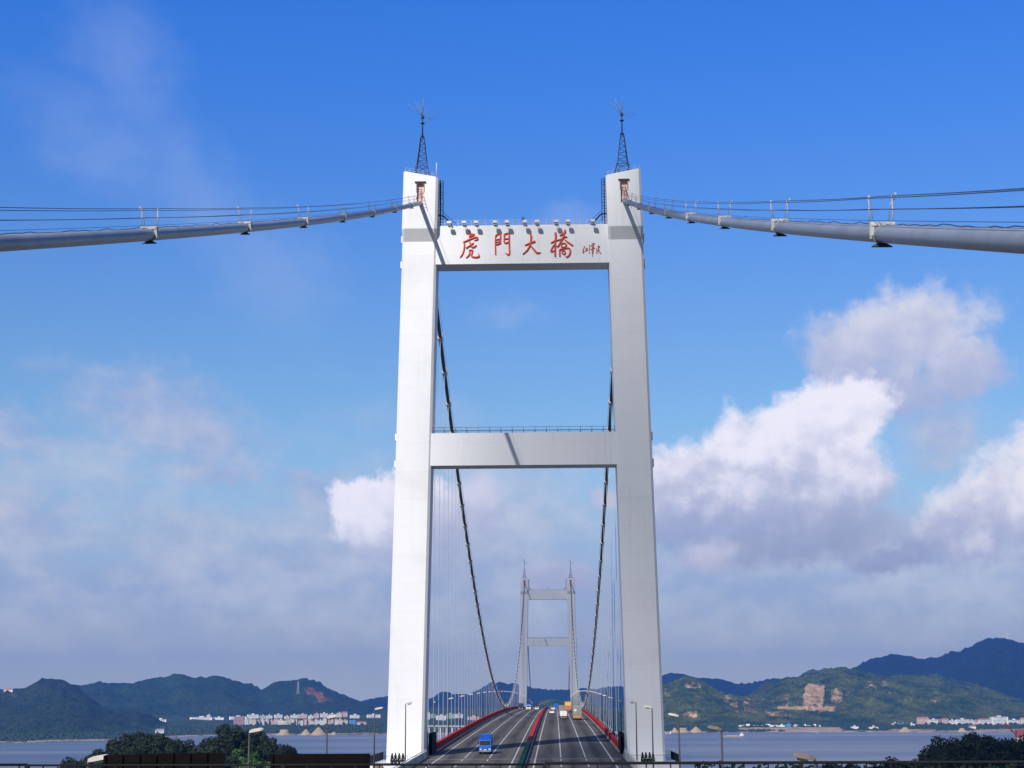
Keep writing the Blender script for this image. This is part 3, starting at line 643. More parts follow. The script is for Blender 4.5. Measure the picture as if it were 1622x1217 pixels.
# ship
def ship(px, py, L, H, label, cabin=True, m='hull', flip=1):
    d = ray(px, py); s = -CZ / d.z; p = EYE + d * s; t = thing('cargo_boat', label, 'boat', (p.x, p.y, 0), 0)
    sec = lambda x, b: [(x, -b, 1.0), (x, -b * .8, -1), (x, b * .8, -1), (x, b, 1.0), (x, b, H), (x, -b, H)]
    rg = [sec(-L / 2, 2.4), sec(-L * .4, 3.6), sec(L * .35, 3.6)]
    e = [(L * .5, -.4, 1.2), (L * .47, -.3, -1), (L * .47, .3, -1), (L * .5, .4, 1.2), (L * .53, .4, H * 1.35), (L * .53, -.4, H * 1.35)]
    rg.append(e); MB().loft([[(x * flip, y, z) for x, y, z in r] for r in rg], True).build('hull', M_['hull'], t)
    MB().box(*sorted((-L * .2 * flip, L * .38 * flip)), -2.6, 2.6, H, H + .9).build('hatch', M_['hatch'], t)
    if cabin:
        c = MB().box(*sorted((-L * .46 * flip, -L * .27 * flip)), -2.8, 2.8, H, H + 2.6).build('cabin', M_['white'], t)
        MB().box(*sorted((-L * .43 * flip, -L * .32 * flip)), -2.2, 2.2, H + 2.6, H + 4.6).build('wheelhouse', M_['white'], t)
        MB().box(*sorted((-L * .315 * flip, -L * .318 * flip)), -2.0, 2.0, H + 3.3, H + 4.2).build('window', M_['win'], t)
        MB().tube([(-L * .36 * flip, 0, H + 4.6), (-L * .36 * flip, 0, H + 8)], .14).build('mast', M_['white'], t)
    return t
M_['hull'] = mat('hull_paint', (.33, .28, .27), .6, var=.3, vscale=.4); M_['hatch'] = mat('hatch_grey', (.42, .40, .40), .6)
ship(1162.5, 1168.6, 39, 3.4, 'grey cargo boat with white wheelhouse on the river right of the tower', flip=-1)
ship(1294, 1162.5, 8, 1.0, 'tiny dark boat on the river far right of the cargo boat', cabin=False)
ship(1225, 1159.9, 30, 1.6, 'low brown barge moored at the sandy bank', cabin=False)
ship(1058, 1163.5, 14, 1.6, 'small dark work boat just right of the right leg', flip=-1)
# red derrick at the right edge
M_['derrick'] = mat('red_derrick', (.22, .06, .06), .6)
b = at(1612, 1176, 1500); t = thing('derrick_crane', 'dark red derrick crane with slanting boom at the right edge', 'crane', (b.x, b.y, 0))
hz_ = b.z
MB().box(-4, 9, -5, 5, 0, hz_ + 4).build('base', M_['hull'], t); MB().box(-1, 8, -3, 3, hz_ + 4, hz_ + 11).build('cab', M_['derrick'], t)
mb = MB()
for s in (-1, 1):
    mb.beam((0, s, hz_ + 5), (-11, s * .4, hz_ + 17), .4); mb.beam((1.2, s, hz_ + 4), (-10.4, s * .4, hz_ + 18.2), .4)
for i in range(8): a = i / 8; mb.beam((-11 * a, 1, hz_ + 5 + 12 * a), (1.2 - 11.6 * (a + .1), -1, hz_ + 4 + 14.2 * (a + .1)), .2)
mb.build('boom', M_['derrick'], t)

# far approach viaduct over the left bank shallows
a_, b_ = at(640, 1150, 2950), at(806, 1151.5, 2250); t = thing('approach_viaduct', 'long pale viaduct on piers seen through the left hangers', 'viaduct')
n_ = 17; v = b_ - a_
MB().tube([a_ + Vector((0, 0, -.8)), b_ + Vector((0, 0, -.8))], 1.7, 4, False).build('deck', M_['concrete'], t)
for i in range(n_ + 1):
    p = a_ + v * (i / n_); MB().box(-1.2, 1.2, -2.5, 2.5, -2, p.z - 1.9).build('pier', M_['concrete'], t, (p.x, p.y, 0))
MB().beam(a_ + Vector((0, -1.4, 1.3)), b_ + Vector((0, -1.4, 1.3)), .35).build('railing', M_['railw'], t)


# ------------------------------------------------------------------ bridge deck and road
def ysteps(y0, y1, st=12.0):
    n = max(1, round((y1 - y0) / st)); return [y0 + (y1 - y0) * i / n for i in range(n + 1)]
def strip(mb, x0, x1, ys, dz):            # a flat sheet following the deck's crest
    n = len(mb.v)
    for y in ys: mb.v += [(x0, y, deck(y) + dz), (x1, y, deck(y) + dz)]
    for i in range(len(ys) - 1): mb.f.append((n + 2 * i, n + 2 * i + 1, n + 2 * i + 3, n + 2 * i + 2)); mb.sm.append(False)
def bar(mb, x0, x1, z0, z1, ys, smooth=False):
    mb.loft([[(x0, y, deck(y) + z0), (x0, y, deck(y) + z1), (x1, y, deck(y) + z1), (x1, y, deck(y) + z0)] for y in ys], True, smooth)
YA, YB = -40.0, 2100.0
ys = ysteps(YA, YB, 12)
mb = MB(); strip(mb, -15.3, 15.3, ys, 0); tag(mb.build('road', M_['asphalt']), kind='structure')
yn, yspan = ysteps(YA, YT - 6, 12), ysteps(YC + 4, YF - 4, 12)
dk = thing('bridge_deck', 'steel box girder deck carrying the six lane motorway', 'bridge deck')
mb = MB()
mb.loft([[(-17.6, y, deck(y) - .5), (-14.5, y, deck(y) - .03), (14.5, y, deck(y) - .03), (17.6, y, deck(y) - .5), (12, y, deck(y) - 3.2), (-12, y, deck(y) - 3.2)] for y in yspan], True)
mb.build('girder', M_['girder'], dk)
mb = MB()
for seg in (ysteps(YA, YC + 4, 12), ysteps(YF - 4, YB, 12)):
    mb.loft([[(-15.4, y, deck(y) - .5), (-15.3, y, deck(y) - .03), (15.3, y, deck(y) - .03), (15.4, y, deck(y) - .5), (11, y, deck(y) - 2.4), (-11, y, deck(y) - 2.4)] for y in seg], True)
mb.build('approach_span', M_['concrete'], dk)
for s in (-1, 1):
    mb = MB(); strip(mb, *sorted((s * 15.0, s * 17.5)), yspan, .02 if False else -.02 + .05); o = mb.build('walkway', M_['girder'], dk)
for Y in (-10, 45, 100, 155, 208, 1190, 1245, 1300, 1360, 1420, 1480, 1540, 1600, 1700, 1800, 1900, 2000):
    for s in (-1, 1):
        z = deck(Y) - 2.3; MB().box(-2, 2, -1.2, 1.2, -2, z).build('pier', M_['concrete'], dk, (s * 8, Y, 0))
mb = MB()
for x in (-12.8, -1.6, 1.6, 12.8): strip(mb, x - .1, x + .1, ys, .008)
for x in (-9.05, -5.35, 5.35, 9.05):
    strip(mb, x - .09, x + .09, ysteps(YT - 3, YF, 12), .008)
    y = YT - 12
    while y > YA: strip(mb, x - .09, x + .09, [y, y + 4.5], .008); y -= 15
    y = YF + 5
    while y < YB: strip(mb, x - .09, x + .09, [y, y + 5], .008); y += 15
tag(mb.build('road_marking', M_['mark']), kind='structure')
mb = MB(); strip(mb, -15, 15, [YT - 7.2, YT - 6.6], .012); strip(mb, -15, 15, [YF + 7, YF + 7.6], .012)
tag(mb.build('expansion_joint', M_['girder']), kind='structure')

def rail(name, label, x, y0, y1, m, w=.32, hgt=1.25, bars=4, post=None, kerb=True, base='girder'):
    t = thing(name, label, 'guard rail'); yy = ysteps(y0, y1, 12); mb = MB()
    for i in range(bars):
        z = .28 + (hgt - .28) * (i + .5) / bars; hh = (hgt - .28) / bars * .33
        bar(mb, x - w * .5, x + w * .5, z - hh, z + hh, yy)
    mb.build('rail_beam', m, t)
    mb = MB(); bar(mb, x - w * .7, x + w * .7, 0, .24, yy); mb.build('kerb', M_[base], t)
    mb = MB(); y = y0
    while y < y1: z = deck(y); mb.box(x - .07, x + .07, y, y + .14, z, z + hgt); y += 6
    p = mb.build('posts', m, t); p['kind'] = 'stuff'
    return t
rail('guard_rail', 'red steel guard rail along the left edge of the main span', -15.0, YC + 16, YF - 8, M_['redrail'], .5, 1.35)
rail('guard_rail', 'red steel guard rail along the right edge of the main span', 15.0, YC + 10, YF - 8, M_['redrail'], .5, 1.35)
rail('median_barrier', 'red part of the median barrier between the carriageways', 0.0, YC + 34, YF - 10, M_['redrail'], .7, 1.05, 3)
rail('median_barrier', 'green part of the median barrier nearest the camera', 0.0, YA, YC + 33.5, M_['greenrail'], .7, 1.0, 3)
rail('median_barrier', 'median barrier on the far approach beyond the distant tower', 0.0, YF - 9.5, YB, M_['greenrail'], .7, 1.0, 3)
for s, l in ((-1, 'left'), (1, 'right')):
    for (a, b, w) in ((YA, YT - 1, 'before the near tower'), (YF, YB, 'on the far approach')):
        mb = MB(); x = s * 15.0; i = s * .22
        yy = ysteps(a, b, 12)
        mb.loft([[(x - .25, y, deck(y)), (x - .12, y, deck(y) + .95), (x + .12, y, deck(y) + .95), (x + .25, y, deck(y))] for y in yy], True)
        t = thing('concrete_barrier', f'pale concrete barrier on the {l} edge of the deck {w}', 'barrier')
        mb.build('parapet', M_['concrete'], t); mb = MB(); bar(mb, x - .05, x + .05, 1.15, 1.23, yy)
        y = a
        while y < b: mb.box(x - .04, x + .04, y, y + .08, deck(y) + .9, deck(y) + 1.16); y += 4
        mb.build('handrail', M_['railw'], t)

# ------------------------------------------------------------------ towers (local origin: front face of the legs, road level 0 at the water)
def section(z, s, y0, y1, c=.38, grow=0.0, ztop=None):
    xo, xi = wo_(z) + grow, wi_(z) - grow
    P = [(xi + c, y0), (xo - c, y0), (xo, y0 + c), (xo, y1 - c), (xo - c, y1), (xi + c, y1), (xi, y1 - c), (xi, y0 + c)]
    if s > 0: pass
    out = []
    for x, y in P:
        zz = z if ztop is None else CZ + 84.17 - 1.13 * (xo - x) / (xo - xi)
        out.append(Vector((s * x, y, zz)))
    return out if s > 0 else out[::-1]
HF, HB = -1.15, LEGD + .6                  # head front and back, proud of the leg
def tower(near=True):
    lab = 'near white concrete bridge tower with two legs and red characters on its top beam' if near else 'distant pale bridge tower seen through the near one'
    T = thing('bridge_tower', lab, 'bridge tower', (0, YT if near else YF - LEGD / 2, 0))
    for s in (-1, 1):
        mb = MB(); zs = [-4, 10, 40, CZ - 12, CZ, CZ + 30, CZ + 60, CZ + 72.5]
        rings = [section(z, s, 0, LEGD) for z in zs] + [section(CZ + 74.4, s, HF, HB, grow=.04)]
        mb.loft(rings, False)
        top = section(CZ + 84.17, s, HF, HB, grow=.04, ztop=1); low = rings[-1]
        # head walls, leaving the front face open for the cable slot
        n = len(mb.v); k = 8; mb.v += [tuple(p) for p in low + top]
        P = [(i, (i + 1) % k) for i in range(k)]
        for a, b in P:
            if abs(low[a].y - HF) < 1e-4 and abs(low[b].y - HF) < 1e-4: fa, fb = a, b; continue
            mb.f.append((n + a, n + b, n + k + b, n + k + a)); mb.sm.append(False)
        mb.f.append(tuple(n + k + i for i in range(k))); mb.sm.append(False)
        xs = sorted([low[fa].x, low[fb].x]); xt = sorted([top[fa].x, top[fb].x])
        zt = {round(top[fa].x, 3): top[fa].z, round(top[fb].x, 3): top[fb].z}
        h0, h1 = s * 16.5 - .55, s * 16.5 + .55; zb, ztp = CZ + 78.35, CZ + 82.1
        f = lambda x, u: None
        A, B = Vector((xs[0], HF, low[fa].z)), Vector((xs[1], HF, low[fa].z)); C_, D_ = Vector((xt[0], HF, zt[round(xt[0], 3)])), Vector((xt[1], HF, zt[round(xt[1], 3)]))
        q = [Vector((h0, HF, zb)), Vector((h1, HF, zb)), Vector((h1, HF, ztp)), Vector((h0, HF, ztp))]
        for fc in ((A, B, q[1], q[0]), (B, D_, q[2], q[1]), (D_, C_, q[3], q[2]), (C_, A, q[0], q[3])): mb.quad(*fc)
        leg = mb.build('leg', M_['tower'], T)
        bm = bmesh.new(); bm.from_mesh(leg.data); bmesh.ops.remove_doubles(bm, verts=bm.verts, dist=.001); bmesh.ops.recalc_face_normals(bm, faces=bm.faces); bm.to_mesh(leg.data); bm.free()
        # recess behind the slot
        mb = MB(); d = HF + .5
        b_ = [p.copy() for p in q]
        for p in b_: p.y = d
        for i in range(4): mb.quad(q[i], q[(i + 1) % 4], b_[(i + 1) % 4], b_[i])
        mb.quad(*b_); mb.build('cable_slot', M_['pink'], leg)
        MB().box(h0 - .35, h1 + .35, HF - .22, HF - .003, ztp, ztp + .2).build('slot_hood', M_['clampd'], leg)
        MB().box(h0 - .14, h0 - .002, HF - .06, HF - .003, ztp - 1.6, ztp - .003).build('slot_frame', M_['frame'], leg)
        MB().box(h1 + .002, h1 + .14, HF - .06, HF - .003, ztp - 1.6, ztp - .003).build('slot_frame', M_['frame'], leg)
        # catwalk props between slot and cable
        mb = MB(); zc_ = CZ + 79.4; x0 = s * 16.5
        for q_ in (-.42, .42): mb.beam((x0 + q_ * .5, HF - .02, ztp - 1.0), (x0 + q_ * 1.2, HF - 1.7, zc_ - .7), .07)
        for i in range(6): a = i / 6; mb.beam((x0 - .2 - .3 * a, HF - .1 - 1.6 * a, ztp - 1.2 - 2.2 * a), (x0 + .2 + .3 * a, HF - .1 - 1.6 * a, ztp - 1.2 - 2.2 * a), .05)
        mb.build('catwalk_ladder', M_['raild'], leg)
        # anchor blocks of the cross beams on the outer faces
        for zz in (73.2, 68.9, 40.6, 36.3):
            z = CZ + zz; x = wo_(z); mb = MB().box(*sorted((s * (x - .05), s * (x + .26))), .9, LEGD - .9, z - .55, z + .55); mb.build('anchor_block', M_['tower'], leg)
        # service ladder with cage on the inner face of the head
        mb = MB(); x = wi_(CZ + 78) - .04
        for yy in (.6, 1.2, 1.9, 2.6): mb.beam((s * (x - .32), yy, CZ + 73.4), (s * (x - .32), yy, CZ + 83.2), .07)
        for i in range(20):
            z = CZ + 73.6 + i * .5; mb.beam((s * (x - .32), .6, z), (s * (x - .32), 2.6, z), .05); mb.beam((s * x, 1.2, z), (s * (x - .75 * (1 if i % 4 else .4)), 1.2, z + .1), .05)
            if i % 2: mb.beam((s * (x - .75), .8, z), (s * (x - .75), 2.2, z), .05)
        for yy in (.9, 2.1): mb.beam((s * (x - .75), yy, CZ + 76), (s * (x - .75), yy, CZ + 83), .05)
        mb.build('caged_ladder', M_['raild'], leg)
        mb = MB()
        mb.beam((s * (x - .1), -.2, CZ + 76.9), (s * (x - 1.0), -.2, CZ + 76.7), .16); mb.beam((s * (x - 1.0), -.2, CZ + 76.7), (s * (x - 2.3), -.2, CZ + 75.3), .16)
        mb.beam((s * (x - .8), -.15, CZ + 77.4), (s * (x - 3.0), -.15, CZ + 75.4), .05); mb.build('stair_stringer', M_['raild'], leg)
        # railing round the head top
        mb = MB(); zt_ = lambda xx: CZ + 84.17 - 1.13 * (wo_(CZ + 84) - abs(xx)) / 5.6
        for i in range(8):
            xx = s * (wi_(CZ + 84) + .25 + i * (5.1 / 7))
            for yy in (HF + .25, HB - .25): mb.beam((xx, yy, zt_(xx)), (xx, yy, zt_(xx) + .7), .03)
        xa, xb = s * (wi_(CZ + 84) + .25), s * (wo_(CZ + 84) - .25)
        for yy in (HF + .25, HB - .25):
            for q_ in (.35, .7): mb.beam((xa, yy, zt_(xa) + q_), (xb, yy, zt_(xb) + q_), .022)
        for xx in (xa, xb): mb.beam((xx, HF + .25, zt_(xx) + .7), (xx, HB - .25, zt_(xx) + .7), .022)
        mb.build('railing', M_['railw'], leg)
    # cross beams
    def xbeam(z0, z1, y0, y1, label=None):
        rg = []
        for sx_ in (-1, 1):
            a = sx_ * (wi_(z0) + .4); b = sx_ * (wi_(z1) + .4)
            rg.append([(a, y0, z0), (a, y1, z0), (b, y1, z1), (b, y0, z1)])
        o = MB().loft(rg, True).build('cross_beam', M_['tower'], T)
        if label: o['label'] = label
        return o
    up = xbeam(CZ + 68.74, CZ + 75.2, .25, 4.5, 'top beam bearing large red characters' if near else None)
    lo = xbeam(CZ + 35.9, CZ + 41.07, .25, 4.1)
    xbeam(CZ - 17, CZ - 12.2, .4, 5.9)
    for bm_, z, m, n, hh in ((up, CZ + 75.2, 'railw', 26, .95), (lo, CZ + 41.07, 'raild', 17, .95)):
        w = wi_(z) - .1
        for yy in (.4, 3.9):
            mb = MB()
            for i in range(n): x = -w + 2 * w * i / (n - 1); mb.beam((x, yy, z), (x, yy, z + hh), .04)
            for q_ in (.45, .95): mb.beam((-w, yy, z + q_ * hh / .95), (w, yy, z + q_ * hh / .95), .035)
            for i in range(n * 5): x = -w + 2 * w * i / (n * 5 - 1); mb.beam((x, yy, z + .1), (x, yy, z + hh), .012)
            mb.build('railing', M_[m], bm_)
    MB().tube([(.1, 1.8, CZ + 75.2), (.1, 1.8, CZ + 77.1)], .07).build('beacon_mast', M_['raild'], up)
    MB().box(-.12, .32, 1.6, 2.0, CZ + 76.5, CZ + 76.8).build('beacon', M_['clampd'], up)
    # pile caps
    for s in (-1, 1): MB().box(s * 20 - 9, s * 20 + 9, -7, LEGD + 7, -3, 3).build('pile_cap', M_['concrete'], T)
    # dark panels where the deck passes between the legs
    for s in (-1, 1):
        mb = MB(); z = deck(YT) 
        mb.box(*sorted((s * 14.75, s * 15.25)), LEGD + 1, LEGD + 9.5, z - .4, z + 3.2 if s < 0 else z + 2.8)
        for i in range(5): mb.box(*sorted((s * 14.7, s * 15.3)), LEGD + 1 + i * 2.1, LEGD + 1.25 + i * 2.1, z - .4, z + 3.4)
        mb.build('dark_side_panel', M_['raild'], T)
        MB().tube([(s * 15.6, LEGD + .7, z - .5), (s * 15.6, LEGD + .7, z + 3.6)], .3, 8).build('drain_pipe', M_['girder'], T)
    # service platforms outside the legs
    for s in (-1, 1):
        z = deck(YT) - .75; x0, x1, y0, y1 = 15.6, 22.9, -7.6, LEGD + 5
        p = MB().box(*sorted((s * x0, s * x1)), y0, y1, z - 2.4, z).build('platform', M_['towerside'], T)
        mb = MB(); path = [(s * x0, y0 + .1), (s * (x1 - .1), y0 + .1), (s * (x1 - .1), y1 - .1), (s * x0, y1 - .1)]
        for (ax, ay), (bx, by) in zip(path, path[1:]):
            L = math.hypot(bx - ax, by - ay); n = int(L / .16)
            for i in range(n + 1):
                x, y = ax + (bx - ax) * i / n, ay + (by - ay) * i / n
                big = i % 10 == 0; mb.beam((x, y, z), (x, y, z + 1.2), .035 if big else .012)
            for q_ in (.15, 1.2): mb.beam((ax, ay, z + q_), (bx, by, z + q_), .035)
        mb.build('railing', M_['raild'], p)
    return T
TN = tower(True); TF = tower(False)

# characters on the near tower's top beam
up = [o for o in TN.children if o.name.startswith('cross_beam')][0]
GL = {
 'A': (720, 360, 16.22, [
   [[(395,95,34),(402,150,52),(395,210,48),(383,262,42)], [(405,190,34),(460,185,46),(505,188,36)], [(420,235,40),(495,212,34)],
    [(235,385,46),(330,345,54),(430,300,54),(540,265,54),(592,272,42)], [(585,275,44),(590,315,48),(505,350,18)], [(245,395,42),(255,480,46),(240,590,46),(200,700,40),(145,775,30)],
    [(310,535,46),(360,500,46),(420,460,42),(480,415,40)], [(395,385,36),(410,440,46),(435,500,48),(480,522,52),(550,478,46)],
    [(375,590,36),(390,640,42),(370,720,42),(300,788,30)], [(375,595,36),(462,592,38)], [(465,595,42),(450,660,42),(437,740,46),(500,775,52),(615,765,52),(628,728,40),(610,668,12)]],
   [[(1050,270,36),(1050,450,40),(1050,600,40),(1055,695,40)], [(1055,238,46),(1110,175,52),(1165,180,52),(1182,250,44),(1175,415,44)], [(1060,330,30),(1165,310,36)], [(1060,392,26),(1160,372,30)], [(1075,445,42),(1120,440,46),(1175,415,42)],
    [(1282,190,44),(1275,290,40),(1280,385,42),(1320,412,46),(1385,385,36)], [(1280,185,40),(1340,165,44),(1400,160,44)], [(1290,300,36),(1380,300,40)], [(1400,150,40),(1405,300,44),(1407,500,44),(1412,650,46),(1388,712,46),(1340,690,30),(1290,658,10)]]]),
 'B': (820, 355, 16.22, [
   [[(195,545,36),(300,500,52),(430,455,64)], [(325,255,44),(347,330,58),(337,450,54),(310,560,54),(240,680,48),(140,770,36)], [(325,550,38),(400,640,48),(490,740,58),(535,745,48),(605,735,10)]],
   [[(865,485,42),(960,435,46),(1090,405,36)], [(970,240,64),(977,330,64),(967,450,48),(962,650,50),(962,825,46)], [(940,530,32),(882,620,42),(855,700,46),(890,712,36),(935,680,22)], [(985,565,26),(1030,582,36),(1080,530,30)],
    [(1215,165,54),(1200,230,68),(1090,297,36)], [(1110,400,30),(1170,345,46),(1252,335,46)], [(1192,265,42),(1160,370,46),(1100,470,38),(1040,560,30)], [(1200,400,26),(1300,480,46),(1405,550,52)],
    [(1125,495,36),(1130,590,40),(1205,598,42),(1250,540,42),(1200,498,40),(1125,508,34)], [(1082,825,42),(1080,730,42),(1085,662,42),(1180,640,36),(1300,622,42),(1350,685,52),(1330,790,52),(1262,850,42),(1222,815,14)],
    [(1130,700,36),(1180,688,34),(1222,720,36),(1205,770,42),(1150,762,36),(1133,703,30)]]]),
 'S': (915, 375, 32.44, [
   [[(330,510,66),(360,560,50)], [(320,600,50),(280,720,60),(292,830,66),(335,795,24)], [(405,640,46),(500,592,54)], [(480,600,40),(455,700,40)], [(380,750,56),(440,738,56),(520,690,56)]],
   [[(615,450,66),(632,490,58)], [(612,560,50),(620,640,50),(592,705,36)], [(590,760,30),(615,840,60)], [(738,400,58),(820,342,58),(862,400,50),(800,470,50)], [(700,480,56),(800,468,56)], [(745,560,46),(832,540,44)], [(690,680,50),(780,622,58),(890,600,44)], [(780,470,50),(780,620,62),(780,800,58),(765,1040,30)], [(740,720,44),(825,700,40)], [(740,832,56),(822,790,50)]],
   [[(1040,530,58),(1060,488,50),(1130,530,50),(1060,600,50)], [(980,620,46),(985,760,50),(990,860,66)], [(1000,742,46),(1120,690,50)], [(1060,600,46),(1072,740,46),(1130,812,46),(1190,870,58)]]])}
def stroke(mb, pts, x0, y0, sc, depth, Yf):
    P = cat_rom([Vector((p[0], p[1], p[2])) for p in pts], 7); W = []
    for p in P:
        q = at(x0 + p.x / sc, y0 + p.y / sc, Yf); W.append((q.x, q.z, p.z / sc * Yf / F * .5))
    # round caps
    def dirv(a, b): L = math.hypot(b[0] - a[0], b[1] - a[1]) or 1; return ((b[0] - a[0]) / L, (b[1] - a[1]) / L)
    d0 = dirv(W[1], W[0]); d1 = dirv(W[-2], W[-1])
    pre = [(W[0][0] + d0[0] * W[0][2] * k, W[0][1] + d0[1] * W[0][2] * k, W[0][2] * q) for k, q in ((.95, .3), (.6, .8))]
    post = [(W[-1][0] + d1[0] * W[-1][2] * k, W[-1][1] + d1[1] * W[-1][2] * k, W[-1][2] * q) for k, q in ((.6, .8), (.95, .3))]
    W = pre + W + post; rings = []
    for i, (x, z, w) in enumerate(W):
        d = dirv(W[max(i - 1, 0)], W[min(i + 1, len(W) - 1)]); nx, nz_ = -d[1], d[0]; dp = depth * min(1, w / .10) 
        rings.append([(x + nx * w * u, Yf - .003 - dp * v, z + nz_ * w * u) for u, v in ((1, 0), (.94, .45), (.6, .85), (0, 1), (-.6, .85), (-.94, .45), (-1, 0))])
    mb.loft(rings, True, True)
YB_ = YT + .25
for key, big in (('A', 1), ('B', 1), ('S', 0)):
    x0, y0, sc, chars = GL[key]
    for ch in chars:
        mb = MB()
        for st_ in ch: stroke(mb, st_, x0, y0, sc, .24 if big else .1, YB_)
        mb.v = [(x, y - YT, z) for x, y, z in mb.v]
        mb.build('character', M_['red_letter'] if big else M_['dkred_letter'], up)

# ------------------------------------------------------------------ floodlights on the top beam
FLX = [712, 735.5, 754.5, 784.5, 803.5, 831.5, 850.5, 881, 899.5, 938.5]
for i, px in enumerate(FLX):
    p = at(px, 357, YT); z = CZ + 75.2
    t = thing('floodlight', f'floodlight on a short arm, {ordn[i] if i < 5 else ordn[9 - i]} from the {"left" if i < 5 else "right"} along the top beam', 'floodlight', (p.x, YT + .25, z), 0, 'floodlights above the red characters')
    MB().box(-.3, .3, -.3, .5, .02, .36).build('bracket', M_['railw'], t)
    MB().beam((-.16, -.3, .24), (-.16, -1.3, .14), .055).build('arm', M_['railw'], t); MB().beam((.16, -.3, .24), (.16, -1.3, .14), .055).build('arm', M_['railw'], t)
    MB().loft([[(-.33, -1.75, .30), (.33, -1.75, .30), (.33, -1.2, .36), (-.33, -1.2, .36)][::-1], [(-.33, -1.8, -.12), (.33, -1.8, -.12), (.33, -1.25, -.2), (-.33, -1.25, -.2)][::-1]], True).build('lamp_housing', M_['railw'], t)
    MB().quad((-.27, -1.76, -.15), (.27, -1.76, -.15), (.27, -1.3, -.215), (-.27, -1.3, -.215)).build('lens', M_['lampglass'], t)

# ------------------------------------------------------------------ lattice masts on the tower heads
def make_mast(label, loc):
    t = thing('lattice_mast', label, 'mast', loc, 0, 'masts on the tower heads')
    mb = MB(); lv = [(0, 1.6), (1.0, 1.35), (2.0, 1.08), (3.0, .82), (3.9, .70), (4.8, .60), (5.7, .50), (6.6, .41), (7.5, .30), (7.9, .16)]
    for (z0, w0), (z1, w1) in zip(lv, lv[1:]):
        for a, b in ((-1, -1), (1, -1), (1, 1), (-1, 1)):
            mb.beam((a * w0, b * w0, z0 - .3 if z0 == 0 else z0), (a * w1, b * w1, z1), .085)
            c, d = {(-1, -1): (1, -1), (1, -1): (1, 1), (1, 1): (-1, 1), (-1, 1): (-1, -1)}[(a, b)]
            mb.beam((a * w0, b * w0, z0), (c * w1, d * w1, z1), .045); mb.beam((a * w1, b * w1, z1), (c * w1, d * w1, z1), .045)
            if z0 < 3: mb.beam((a * w1, b * w1, z1), (c * w0, d * w0, z0), .045)
    mb.build('lattice', M_['mast'], t)
    MB().tube([(0, 0, 7.8), (0, 0, 10.2), (0, 0, 11.3)], [.13, .11, .10], 6).build('pole', M_['mast'], t)
    mb = MB(); mb.tube([(0, 0, 7.75), (0, 0, 8.0)], .3, 8); mb.build('collar', M_['mast'], t); MB().tube([(0, 0, 10.1), (0, 0, 10.25)], .34, 8).build('collar', M_['mast'], t); MB().tube([(0, 0, 10.9), (0, 0, 11.1), (0, 0, 11.5)], [.12, .26, .2], 8).build('collar', M_['mast'], t)
    mb = MB(); rnd = random.Random(3)
    for i in range(15):
        a = i * 2.399; e = [1.5, .95, .6, .1, 1.15][i % 5]; L = 3.1 * (.85 + .2 * rnd.random())
        mb.tube([(0, 0, 11.3), (math.cos(a) * math.cos(e) * L, math.sin(a) * math.cos(e) * L, 11.3 + math.sin(e) * L)], [.030, .018], 4)
    mb.build('lightning_whiskers', M_['whip'], t)
    return t
m1 = make_mast('dark lattice mast with a burst of whiskers on the left head of the near tower', (-16.55, YT + 2.8, CZ + 83.62))
bpy.context.view_layer.update()
copy_tree(m1, None, 'dark lattice mast with a burst of whiskers on the right head of the near tower', (16.55, YT + 2.8, CZ + 83.62))
copy_tree(m1, None, 'tiny lattice mast on the left head of the distant tower', (-16.55, YF, CZ + 83.62))
copy_tree(m1, None, 'tiny lattice mast on the right head of the distant tower', (16.55, YF, CZ + 83.62))
p = at(692.5, 281, YT); t = thing('whip_antenna', 'thin white whip antenna at the inner corner of the left head', 'antenna', (p.x - .15, YT + .3, CZ + 83.0))
MB().tube([(0, 0, 0), (0, 0, 1.0)], .06).build('mount', M_['mast'], t); MB().tube([(0, 0, 1.0), (0, 0, 3.0)], .07).build('rod', M_['railw'], t)

# ------------------------------------------------------------------ main cables, clamps, hangers
def ring_mesh(r, L, name='clamp'):
    mb = MB(); mb.tube([(0, -L / 2, 0), (0, -L / 2 + .001, 0)], r * 1.16, 16)
    mb = MB(); mb.tube([(0, -L / 2, 0), (0, L / 2, 0)], r, 16); me = bpy.data.meshes.new(name); me.from_pydata(mb.v, [], mb.f); me.update(); me.materials.append(M_['clampw']); return me
CL_MAIN = ring_mesh(.47, 1.5)
def build_mesh(mb, name, m):
    me = bpy.data.meshes.new(name); me.from_pydata(mb.v, [], mb.f); me.polygons.foreach_set('use_smooth', mb.sm); me.update(); me.materials.append(m); return me
# handrail support on the near side span cable
mb = MB(); mb.box(-.42, .42, -.12, .12, .30, .40); mb.box(.30, .44, -.1, .1, -.05, .42); mb.box(-.44, -.30, -.1, .1, -.05, .42)
SADDLE = build_mesh(mb, 'saddle_plate', M_['clampw'])
mb = MB()
for s in (-1, 1):
    mb.tube([(s * .42, 0, .38), (s * .42, 0, 1.42)], .028, 6); mb.tube([(s * .30, .1, .42), (s * .30, .1, .98), (s * .38, 0, 1.2)], .016, 5)
    mb.box(s * .42 - .045, s * .42 + .045, -.045, .045, 1.36, 1.44); mb.box(s * .42 - .035, s * .42 + .035, -.035, .035, .9, .96)
    mb.box(s * .42 - .035, s * .42 + .035, -.07, .07, -.2, .4)
mb.tube([(.42, 0, 1.28), (.54, .1, 1.32), (.56, .1, 1.48)], .018, 5); mb.box(.52, .60, .06, .14, 1.46, 1.58)
mb.box(-.44, .44, -.03, .03, .40, .45)
STAN = build_mesh(mb, 'stanchion', M_['stanch'])
